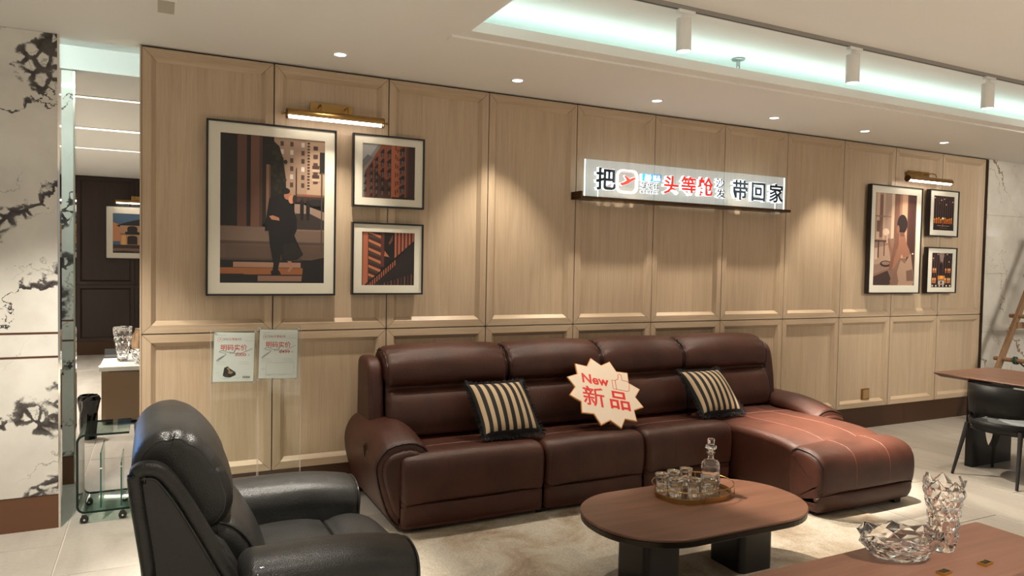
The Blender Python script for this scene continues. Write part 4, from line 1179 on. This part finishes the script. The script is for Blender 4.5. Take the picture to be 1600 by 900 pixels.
vz = crystal('crystal_vase', 'tall faceted crystal vase with a zigzag rim on the console', 'vase', VC, rows, inn, 14)
for v in vz.data.vertices:      # jagged rim: long points with deep notches
    hz = v.co.z - VC[2]
    if hz > .297:
        a = math.atan2(v.co.y - VC[1], v.co.x - VC[0]); k = int(round(a / (2 * math.pi) * 14 - .5)) % 14
        v.co.z += (.020 if k % 2 else -.016)
BC = (2.945, -3.115, FZ + .0005)
rows = []
for i in range(8):
    q_ = i / 7; rows.append(((.075 + .103 * q_ ** .6) * (1.03 if i % 2 else .975), .104 * q_ ** 1.5))
rows[0] = (.072, 0)
inn = [(.055, .016), (.085, .024), (.115, .044), (.138, .066), (.154, .086), (.166, .102)]
bz = crystal('crystal_bowl', 'oval faceted crystal bowl with a scalloped rim on the console', 'bowl', BC, rows, inn, 16, 1.0, .66, R(-24))
for v in bz.data.vertices:      # scalloped rim
    if v.co.z - BC[2] > .099: v.co.z += .013 if v.index % 2 else -.007

# ================================================================== BLACK RECLINER
rc_ = thing('recliner_chair', 'black leather recliner armchair in the left foreground', 'armchair', (.55, -1.95, 0))
BL = M['bleather']
HEAD = [(.055, .80), (.018, .88), (.018, .97), (.06, 1.035), (.14, 1.062), (.225, 1.035), (.295, .96), (.338, .87), (.358, .79), (.345, .725), (.30, .68), (.235, .675), (.16, .705), (.09, .755)]
CORE = [(.075, .42), (.05, .62), (.03, .82), (.06, .90), (.14, .88), (.24, .72), (.33, .62), (.37, .45)]
LUMB = [(.20, .44), (.20, .62), (.27, .715), (.345, .705), (.405, .66), (.455, .58), (.485, .50), (.48, .455), (.42, .43)]
def head_def(x, y, z):
    u = (y + 2.27) / .66; e_ = 4 * u * (1 - u)
    if x > .15: x += .02 * (e_ - .5)
    if z > .9: z += .020 * (e_ - .5)
    m_ = min(u, 1 - u)
    if m_ < .11 and z > .82:
        k = (1 - max(0, m_) / .11) ** 1.5 * max(0, 1 - abs(x - .17) / .15)
        q = 1 + .075 * k * (abs(math.sin(x * 48)) - .6)
        x, z = .17 + (x - .17) * q, .85 + (z - .85) * q 
    return x, y, z
o = fix(loft(MB(), HEAD, -2.285, -1.615, .048, 'y', 22, 8, head_def).build('headrest', BL, rc_))
P_ = inset(catmull(HEAD, 8), .026)
for yy in (-2.275, -1.625): MB().tube([head_def(p_[0], yy, p_[1]) for p_ in P_], .006, 6, True).build('piping', M['bpipe'], o, True)
fix(loft(MB(), CORE, -2.30, -1.60, .04, 'y', 8, 6).build('backrest', BL, rc_))
def lum_def(x, y, z):
    u = (y + 2.27) / .66; e_ = 4 * u * (1 - u)
    if x > .3: x += .025 * (e_ - .5)
    return x, y, z
o = fix(loft(MB(), LUMB, -2.275, -1.625, .06, 'y', 12, 6, lum_def).build('lumbar_cushion', BL, rc_))
P_ = inset(catmull(LUMB, 6), .018)
for yy in (-2.262, -1.638): MB().tube([lum_def(p_[0], yy, p_[1]) for p_ in P_[6:40]], .005, 6).build('piping', M['bpipe'], o, True)
SIDE = [(.085, .36), (.05, .62), (.012, .90), (.022, .955), (.07, .968), (.125, .945), (.185, .86), (.25, .74), (.315, .61), (.375, .49), (.37, .42), (.25, .36)]
for y0, y1 in ((-2.375, -2.295), (-1.605, -1.525)):
    o = fix(loft(MB(), SIDE, y0, y1, .02, 'y', 3, 6).build('side_wing', BL, rc_))
    C_ = inset(catmull(SIDE, 6), .018)
    yo = y0 + .006 if y0 < -2 else y1 - .006
    MB().tube([(p_[0], yo, p_[1]) for p_ in C_[5:62]], .024, 10).build('edge_roll', BL, o, True)
    C_ = inset(catmull(SIDE, 6), .046)
    MB().tube([(p_[0], yo - (.010 if y0 < -2 else -.010), p_[1]) for p_ in C_[12:62]], .005, 6).build('piping', M['bpipe'], o, True)
def rarm(yc, s):
    prof = [(yc - .10, .10), (yc - .115, .30), (yc - .125, .46), (yc - .135, .535), (yc - .11, .595), (yc - .04, .622), (yc + .04, .622), (yc + .11, .595), (yc + .135, .535), (yc + .125, .46), (yc + .10, .30), (yc + .10, .10)]
    def d(x, y, z):
        t_ = max(0, (x - .65) / .40)
        if z > .4: z -= .055 * t_ ** 2
        return x, y, z
    o = fix(loft(MB(), prof, .36, 1.005, .05, 'x', 12, 5, d).build('arm', BL, rc_))
    P_ = inset(catmull(prof, 5), .008)
    MB().tube([d(.989, p_[0], p_[1]) for p_ in P_], .005, 6, True).build('piping', M['bpipe'], o, True)
    ys = yc - s * .1285
    MB().tube([d(.40 + .055 * j, ys, .475) for j in range(11)], .004, 6).build('side_seam', M['bpipe'], o, True)
    return o
rarm(-1.50, -1); rarm(-2.405, 1)
RS = [(.36, .20), (.36, .43), (.50, .462), (.65, .468), (.76, .455), (.80, .42), (.80, .22)]
RF = [(.80, .06), (.80, .40), (.83, .447), (.90, .462), (.98, .452), (1.045, .415), (1.075, .34), (1.078, .20), (1.06, .07), (.95, .05)]
def rs_def(x, y, z):
    u = (y + 2.27) / .64; e_ = 4 * u * (1 - u)
    if z > .35: z += .016 * (e_ - .6)
    if x > .95: x += .02 * (e_ - .5)
    return x, y, z
fix(loft(MB(), RS, -2.268, -1.638, .05, 'y', 10, 6, rs_def).build('seat', BL, rc_))
fix(loft(MB(), RF, -2.272, -1.632, .06, 'y', 10, 6, rs_def).build('footrest', BL, rc_))
MB().box(.20, .95, -2.45, -1.45, .0095, .10).build('base', M['blackmat'], rc_)

# ================================================================== PRICE STANDS
def price_stand(label, x0, x1, px, pz, price, picture_):
    y = -.30
    t = thing('price_stand', label, 'sign stand', ((x0 + x1) / 2, y, 0), 'clear acrylic price stands')
    MB().box(x0, x1, y - .003, y + .003, .012, pz[1] + .02).build('clear_panel', M['sheet'], t)
    MB().box(x1 - .0025, x1 + .0005, y - .0035, y + .0035, .012, pz[1] + .02).build('panel_edge', M['aedge'], t)
    MB().box(x0 - .0005, x0 + .0025, y - .0035, y + .0035, .012, pz[1] + .02).build('panel_edge', M['aedge'], t)
    MB().box(x0 + .01, x1 - .01, y - .10, y + .10, .0, .0115).build('foot_plate', M['sheet'], t)
    # tilted paper pocket
    ox, oz = (px[0] + px[1]) / 2, (pz[0] + pz[1]) / 2
    w_, h_ = (px[1] - px[0]), (pz[1] - pz[0])
    ra = R(-2.2)
    U = Vector((math.cos(ra), 0, math.sin(ra))); V = Vector((-math.sin(ra), .10, math.cos(ra))).normalized(); Nn = U.cross(V)
    O = Vector((ox, y - .035, oz)) - U * w_ / 2 - V * h_ / 2
    def slab(name, u0, u1, v0, v1, d0, d1, mat, par):
        c = O + U * (u0 + u1) / 2 + V * (v0 + v1) / 2 + Nn * (d0 + d1) / 2
        return MB().obox(c, U * (u1 - u0) / 2, V * (v1 - v0) / 2, Nn * (d1 - d0) / 2).build(name, mat, par)
    slab('back_sheet', -.008, w_ + .008, -.010, h_ + .010, -.006, -.002, M['sheet'], t)
    pp_ = slab('price_paper', 0, w_, 0, h_, -.0018, -.0008, M['paper'], t)
    slab('front_sheet', -.008, w_ + .008, -.010, h_ + .010, .0022, .0042, M['sheet'], t)
    for u in (-.003, w_ + .003):
        for v in (-.008, h_ + .008):
            a = O + U * u + V * v
            MB().rod(a + Nn * .010, a - Nn * .03, .007, n=12).build('standoff', M['chrome'], t)
    fr = (O, U, V, Nn); W, H = w_, h_; L0 = -.0006
    q = MB(); text_fit(q, '明码实价', fr, (W * .17, W * .82, H * .63, H * .755), 0, .010, L0)
    text_fit(q, price, fr, (W * .52, W * .80, H * .515, H * .578), 0, .012, L0)
    text_fit(q, '头等舱', fr, (W * .36, W * .58, H * .835, H * .89), 0, .0, L0)
    q.build('red_lettering', M['red'], pp_)
    q = MB(); text_fit(q, '元', fr, (W * .845, W * .885, H * .525, H * .56), 0, 0, L0)
    text_fit(q, '芝华仕', fr, (W * .22, W * .35, H * .835, H * .885), 0, .0, L0)
    text_fit(q, '沙发', fr, (W * .585, W * .67, H * .84, H * .89), 0, .0, L0)
    q.build('black_lettering', M['ink'], pp_)
    q = MB()
    sal = [(.07, .43), (.16, .49), (.30, .565), (.14, .60), (.20, .635), (.33, .60), (.42, .60), (.39, .565), (.46, .60), (.47, .57), (.53, .66), (.51, .575), (.56, .575), (.60, .60), (.58, .575), (.66, .575), (.95, .68)]
    q.tube([O + U * W * a + V * H * b + Nn * (L0 + .0003) for a, b in catmull(sal, 5, False)], .0017, 5)
    q.tube([O + U * W * a + V * H * b + Nn * (L0 + .0003) for a, b in catmull([(.07, .43), (.12, .435), (.30, .56)], 5, False)], .0017, 5)
    q.build('sale_script', M['grey'], pp_)
    q = MB()
    def line(u0, u1, v, t_=.0012): q.obox(O + U * W * (u0 + u1) / 2 + V * H * v + Nn * L0, U * W * (u1 - u0) / 2, V * t_ / 2, Nn * .0002)
    for u0, u1, v in ((.06, .28, .945), (.74, .97, .83), (.06, .30, .40), (.62, .86, .395), (.64, .90, .355), (.06, .32, .355), (.05, .16, .18), (.22, .40, .065), (.55, .68, .068)): line(u0, u1, v)
    q.build('small_print', M['grey'], pp_)
    q = MB(); nn_ = rrect(W * .09, W * .205, H * .815, H * .90, .006, 4); ni = inset(nn_, .0012)
    m_ = len(nn_)
    q.add([O + U * a + V * b + Nn * L0 for a, b in nn_ + ni], [(k, (k + 1) % m_, m_ + (k + 1) % m_, m_ + k) for k in range(m_)])
    q.add([O + U * W * a + V * H * b + Nn * L0 for a, b in ((.12, .85), (.14, .845), (.18, .865), (.18, .87), (.155, .866), (.14, .876), (.148, .86))], [tuple(range(7))])
    q.build('icon', M['red'], pp_)
    if picture_:
        q = MB()
        for c, poly in (((40, 30, 24), [(.24, .12), (.27, .28), (.36, .31), (.40, .27), (.55, .19), (.56, .13), (.42, .08), (.30, .09)]), ((170, 140, 105), [(.33, .27), (.38, .29), (.41, .22), (.50, .19), (.44, .15), (.37, .17), (.38, .22)]), ((70, 52, 40), [(.26, .13), (.36, .17), (.38, .10), (.30, .09)])):
            q.col = c
            q.add([O + U * W * a + V * H * b + Nn * (L0 + .00005 * len(q.f)) for a, b in poly], [tuple(range(len(poly)))])
        q.build('sofa_photo', M['art'], pp_)
        q = MB()
        for k in range(12): q.obox(O + U * W * (.74 + .016 * k) + V * H * .085 + Nn * L0, U * W * (.003 + .003 * (k % 3 == 0)), V * H * .022, Nn * .0002)
        q.build('barcode', M['ink'], pp_)
    else:
        q = MB()
        for a in ((.19, .32, .19, .08), (.92, .32, .92, .08)): q.obox(O + U * W * a[0] + V * H * .2 + Nn * L0, U * .0005, V * H * .12, Nn * .0002)
        for v in (.08, .32): q.obox(O + U * W * .55 + V * H * v + Nn * L0, U * W * .36, V * .0005, Nn * .0002)
        for u0, u1, v in ((.05, .15, .2), (.2, .3, .06)): q.obox(O + U * W * (u0 + u1) / 2 + V * H * v + Nn * L0, U * W * (u1 - u0) / 2, V * .0006, Nn * .0002)
        q.build('table_lines', M['grey'], pp_)
    return t
price_stand('clear acrylic price stand with the 3000 paper, left of the pair', .392, .668, (.407, .643), (.908, 1.212), '3000', True)
price_stand('clear acrylic price stand with the 8499 paper, right of the pair', .674, .938, (.674, .908), (.915, 1.222), '8499', False)

# ================================================================== GLASS SIDE TABLE
gt = thing('glass_side_table', 'C-shaped bent glass side table on small castors by the marble pillar', 'side table', (-.20, .24, 0))
path = []
gx0, gx1, gz0, gz1, gr = -.352, -.062, .068, .565, .05
path = [(gx1, gz1)] + [(gx0 + gr + gr * math.cos(R(a)), gz1 - gr + gr * math.sin(R(a))) for a in range(90, 181, 15)] + [(gx0 + gr + gr * math.cos(R(a)), gz0 + gr + gr * math.sin(R(a))) for a in range(180, 271, 15)] + [(gx1 + .005, gz0)]
def strip(path, th, y0, y1):
    mb = MB(); n = len(path)
    P0 = [Vector(p_) for p_ in path]; inn = []
    for i in range(n):
        a = P0[max(0, i - 1)]; b = P0[min(n - 1, i + 1)]; d = (b - a).normalized(); nn = Vector((-d.y, d.x))
        inn.append(P0[i] + nn * th)
    vs = [(p_[0], y, p_[1]) for y in (y0, y1) for L_ in (P0, inn) for p_ in L_]
    return mb, vs, n
mb, vs, n = strip(path, .013, .03, .45)
fs = []
for k in range(n - 1): fs += [(k, k + 1, 2 * n + k + 1, 2 * n + k), (n + k, 3 * n + k, 3 * n + k + 1, n + k + 1)]
mb.add(vs, fs); fix(mb.build('glass_sheet', M['gsheet'], gt, True))
mb = MB(); fs = []
for k in range(n - 1): fs += [(k, n + k, n + k + 1, k + 1), (2 * n + k, 2 * n + k + 1, 3 * n + k + 1, 3 * n + k)]
fs += [(0, 2 * n, 3 * n, n), (n - 1, 2 * n - 1, 4 * n - 1, 3 * n - 1)]
mb.add(vs, fs); mb.build('glass_edge', M['gedge'], gt)
for x, zt in ((-.222, .43), (-.108, .36)):
    o = MB().box(x - .004, x + .004, .085, .43, gz0 + .0105, zt).build('divider', M['gsheet'], gt)
    e = MB().box(x - .0045, x + .0045, .080, .0848, gz0 + .0105, zt)
    e.build('divider_edge', M['gedge2'], o)
    MB().box(x - .007, x + .007, .078, .090, gz0 + .26, gz0 + .268).build('clip', M['chrome'], o)
for x, y in ((-.31, .06), (-.10, .07), (-.31, .42), (-.10, .42)):
    o = MB().rod((x, y - .010, .024), (x, y + .010, .024), .0235, n=20).build('castor', M['rubber'], gt)
    MB().box(x - .014, x + .014, y - .014, y - .0105, .018, .055).build('fork', M['rubber'], o)
    MB().rod((x, y, .050), (x, y, .0675), .008).build('stem', M['chrome'], o)
    MB().rod((x, y - .0155, .024), (x, y - .0125, .024), .006).build('axle', M['chrome'], o)

# ================================================================== BACK ROOM
cy = 3.0
cab = thing('counter_cabinet', 'taupe cabinet with a lit white marble top in the back room', 'cabinet', (.4, cy + .3, 0))
MB().box(-.395, 1.2, cy, cy + 1.0, .03, .535).build('carcass', M['taupe'], cab)
MB().box(-.33, 1.19, cy - .014, cy - .0005, .045, .525).build('door', M['taupe'], cab)
MB().box(-.415, 1.2, cy - .02, cy + 1.05, .5355, .575).build('top', M['marble_top'], cab)
MB().box(-.36, 1.15, cy + .05, cy + .95, 0, .0295).build('kickboard', M['blackmat'], cab)
tag(MB().obox((-.30, cy + .13, .577), (.11, -.02, 0), (.02, .10, 0), (0, 0, .0012)).build('paper_sheet', M['paper']), 'sheet of white paper lying on the back room cabinet', 'paper')
rows = [(.045, 0), (.055, .02), (.050, .05), (.058, .08), (.062, .115), (.072, .15), (.076, .19), (.085, .225), (.083, .26), (.090, .30), (.088, .335), (.092, .36)]
inn = [(.03, .03), (.04, .07), (.05, .12), (.06, .18), (.068, .24), (.076, .30), (.080, .34), (.085, .358)]
crystal('crystal_vase', 'tall crystal vase on the back room cabinet, beside the oak wall edge', 'vase', (-.225, cy + .40, .5755), rows, inn, 12)
rows = [(.06, 0), (.085, .02), (.105, .05), (.12, .08), (.13, .11), (.14, .14)]
inn = [(.05, .015), (.07, .03), (.095, .055), (.11, .085), (.12, .115), (.134, .138)]
crystal('crystal_bowl', 'round crystal bowl in front of the vase on the back room cabinet', 'bowl', (-.02, cy + .20, .5755), rows, inn, 12)
dk = thing('desk_tray', 'flat black tray on the back room cabinet behind the paper', 'tray', (-.36, cy + .85, .5755))
MB().box(-.415, -.20, cy + .70, cy + .95, .576, .586).build('tray_base', M['blackmat'], dk)
MB().obox((-.31, cy + .95, .615), (.11, 0, 0), (0, .012, .03), (0, -.004, .002)).build('tray_back', M['blackmat'], dk)
pv = MB().lathe([(0, 0), (.06, 0), (.09, .05), (.10, .14), (.085, .24), (.06, .30), (.065, .31), (.0, .31)], (-.06, cy + .75, .5755), 24)
tag(pv.build('patterned_jar', wood('tortoiseshell_glaze', (.02, .012, .01), (.35, .22, .12), 'z', .25, False, 1.0, contrast=.2), None, True), 'dark patterned jar behind the crystal vase in the back room', 'jar')
# tall black crumpled vase on the floor
n = 22; vb = MB(); prof = [(0, 0), (.060, 0), (.068, .06), (.070, .15), (.076, .24), (.088, .31), (.092, .36), (.080, .392), (.068, .402), (.072, .38), (.076, .33), (.06, .2), (.0, .05)]
rn = random.Random(4)
jit = [[1 + rn.uniform(-.13, .13) for _ in range(n)] for _ in prof]
vb.lathe(prof, (-.462, 2.45, 0), n, False, lambda k, i: jit[i][k])
tag(fix(vb.build('floor_vase', plain('black_gloss_glaze', (.008, .008, .008), .08), None, False)), 'glossy black crumpled floor vase behind the glass side table', 'vase')

# ================================================================== DINING SET
dt = thing('dining_table', 'brown wooden dining table with a thin edge at the right', 'table', (6.9, -2.0, 0))
dp = rrect(6.31, 7.19, -3.1, -1.03, .05, 6)
n_ = len(dp); di = inset(dp, .055)
e = MB(); e.add([(x, y, z) for P_, z in ((di, .738), (dp, .763), (dp, .769), (inset(dp, .003), .775)) for x, y in P_],
               [tuple(range(n_))[::-1], tuple(range(3 * n_, 4 * n_))] + [(i * n_ + k, i * n_ + (k + 1) % n_, (i + 1) * n_ + (k + 1) % n_, (i + 1) * n_ + k) for i in range(3) for k in range(n_)])
e.mat = 0
o = e.build('tabletop', [M['walnut_y'], M['pipe']], dt)
for f in o.data.polygons:
    if f.index == 0 or 2 <= f.index < 2 + n_: f.material_index = 1
def pedestal(y0, y1):
    """panel with an oval hole, standing across the table"""
    x0, x1, z0, z1 = 6.36, 6.93, .0, .737
    cx, cz, rx, rz = 6.655, .40, .125, .27
    N_s = 32; outer = []; inner = []
    for k in range(N_s):
        a = 2 * math.pi * k / N_s; c_, s_ = math.cos(a), math.sin(a)
        tt = min(((x1 - cx) if c_ > 0 else (cx - x0)) / abs(c_) if abs(c_) > 1e-6 else 9, ((z1 - cz) if s_ > 0 else (cz - z0)) / abs(s_) if abs(s_) > 1e-6 else 9)
        outer.append((cx + c_ * tt, cz + s_ * tt)); inner.append((cx + rx * c_, cz + rz * s_))
    for xx, zz in ((x0, z0), (x1, z0), (x1, z1), (x0, z1)):
        j = min(range(N_s), key=lambda q_: (outer[q_][0] - xx) ** 2 + (outer[q_][1] - zz) ** 2); outer[j] = (xx, zz)
    mb = MB(); frame_prism(mb, outer, inner, y0, y1)
    return fix(mb.build('pedestal', M['black'], dt))
pedestal(-1.385, -1.325); pedestal(-2.80, -2.74)
def chair(label, yc):
    xr = 6.06
    t = thing('dining_chair', label, 'chair', (xr + .25, yc, 0), 'black dining chairs at the walnut table')
    n = 16; bk = MB(); bk.smooth = True; vs = []
    for k in range(n + 1):
        a = R(-78 + 156 * k / n)
        px, py = xr + .27 - .27 * math.cos(a), yc + .285 * math.sin(a)
        edge = abs(k - n / 2) / (n / 2)
        zt = .768 - .03 * edge ** 3; zb = .520 + .02 * edge ** 2 - .085 * max(0, edge - .78) / .22
        nx, ny = -math.cos(a), math.sin(a)
        for z in (zb, (zb + zt) / 2, zt):
            lean = -.03 * (z - .5) / .27
            for th in (0.0, .026): vs.append((px + lean - nx * th, py - ny * th, z))
    fs = []
    for k in range(n):
        b, c = k * 6, (k + 1) * 6
        for q_ in (0, 2): fs += [(b + q_, c + q_, c + q_ + 2, b + q_ + 2), (b + q_ + 1, b + q_ + 3, c + q_ + 3, c + q_ + 1)]
        fs += [(b + 4, c + 4, c + 5, b + 5), (b, b + 1, c + 1, c)]
    for b in (0, n * 6): fs += [(b, b + 2, b + 3, b + 1), (b + 2, b + 4, b + 5, b + 3)]
    bk.add(vs, fs); fix(bk.build('backrest', M['chairblack'], t))
    MB().bevel_prism(rrect(xr + .05, xr + .47, yc - .20, yc + .20, .09, 6), .43, .460, .010).build('seat', M['gseat'], t, False)
    sh_ = MB(); sh_.smooth = True; vs = []
    for k in range(n + 1):
        a = R(-105 + 210 * k / n); ca, sa = math.cos(a), math.sin(a)
        for rr_, z in ((.276, .392), (.290, .476), (.268, .476), (.250, .392)):
            vs.append((xr + .27 - rr_ * ca, yc + rr_ * sa * .97, z))
    fs = []
    for k in range(n):
        b, c = k * 4, (k + 1) * 4
        for q_ in range(4): fs.append((b + q_, c + q_, c + (q_ + 1) % 4, b + (q_ + 1) % 4))
    fs += [(0, 1, 2, 3), (n * 4, n * 4 + 3, n * 4 + 2, n * 4 + 1)]
    sh_.add(vs, fs); fix(sh_.build('seat_shell', M['chairblack'], t))
    MB().bevel_prism(rrect(xr + .03, xr + .50, yc - .232, yc + .232, .12, 6), .388, .4295, .01).build('seat_frame', M['blackmat'], t, False)
    for s in (-1, 1):
        MB().rod((xr + .06, yc + s * .205, .43), (xr - .045, yc + s * .25, 0), .019, .011).build('leg', M['blackmat'], t, False)
        MB().rod((xr + .43, yc + s * .19, .39), (xr + .485, yc + s * .235, 0), .019, .011).build('leg', M['blackmat'], t, False)
    return t
chair('black leather dining chair with a pale seat tucked at the walnut table', -1.685)
chair('black dining chair mostly cut off by the right picture edge', -2.265)

# ---- wooden stepladder
ld = thing('stepladder', 'old wooden stepladder standing behind the dining table', 'ladder', (8.9, -.5, 0))
def rail(a, b, w_, d_, name):
    a, b = Vector(a), Vector(b); d = (b - a).normalized(); s_ = Vector((0, 1, 0)); n2 = d.cross(s_).normalized()
    return MB().obox((a + b) / 2, d * (b - a).length / 2, s_ * d_, n2 * w_).build(name, M['pine'], ld)
LX = lambda z: 8.262 + .560 * z
rail((LX(0), -.30, 0.0), (LX(2.1), -.33, 2.1), .036, .018, 'rail'); rail((LX(0), -.78, 0), (LX(2.1), -.75, 2.1), .036, .018, 'rail')
rail((10.7, -.30, 0), (LX(2.1) + .05, -.33, 2.1), .030, .016, 'rail'); rail((10.7, -.78, 0), (LX(2.1) + .05, -.75, 2.1), .030, .016, 'rail')
for z in (.24, .70, 1.18, 1.64):
    MB().rod((LX(z), -.85, z), (LX(z), -.235, z), .024).build('rung', M['pine'], ld)
MB().box(LX(1.07) + .02, 9.95, -.345, -.325, 1.04, 1.11).build('brace', M['pine'], ld)
MB().box(LX(2.1) - .08, LX(2.1) + .14, -.80, -.28, 2.1, 2.125).build('top_step', M['pine'], ld)
lp = [(8.654 + .036 * math.cos(R(a)), -.44 - a * .00006, .70 + .036 * math.sin(R(a))) for a in range(-60, 700, 30)]
cr = MB().tube(catmull(lp + [(8.68, -.52, .655), (8.66, -.60, .62), (8.66, -.72, .60), (8.7, -.85, .50)], 3, False), .009, 6)
tag(cr.build('green_cord', M['cord'], None, True), 'dark green cord looped over the stepladder rung', 'cord')
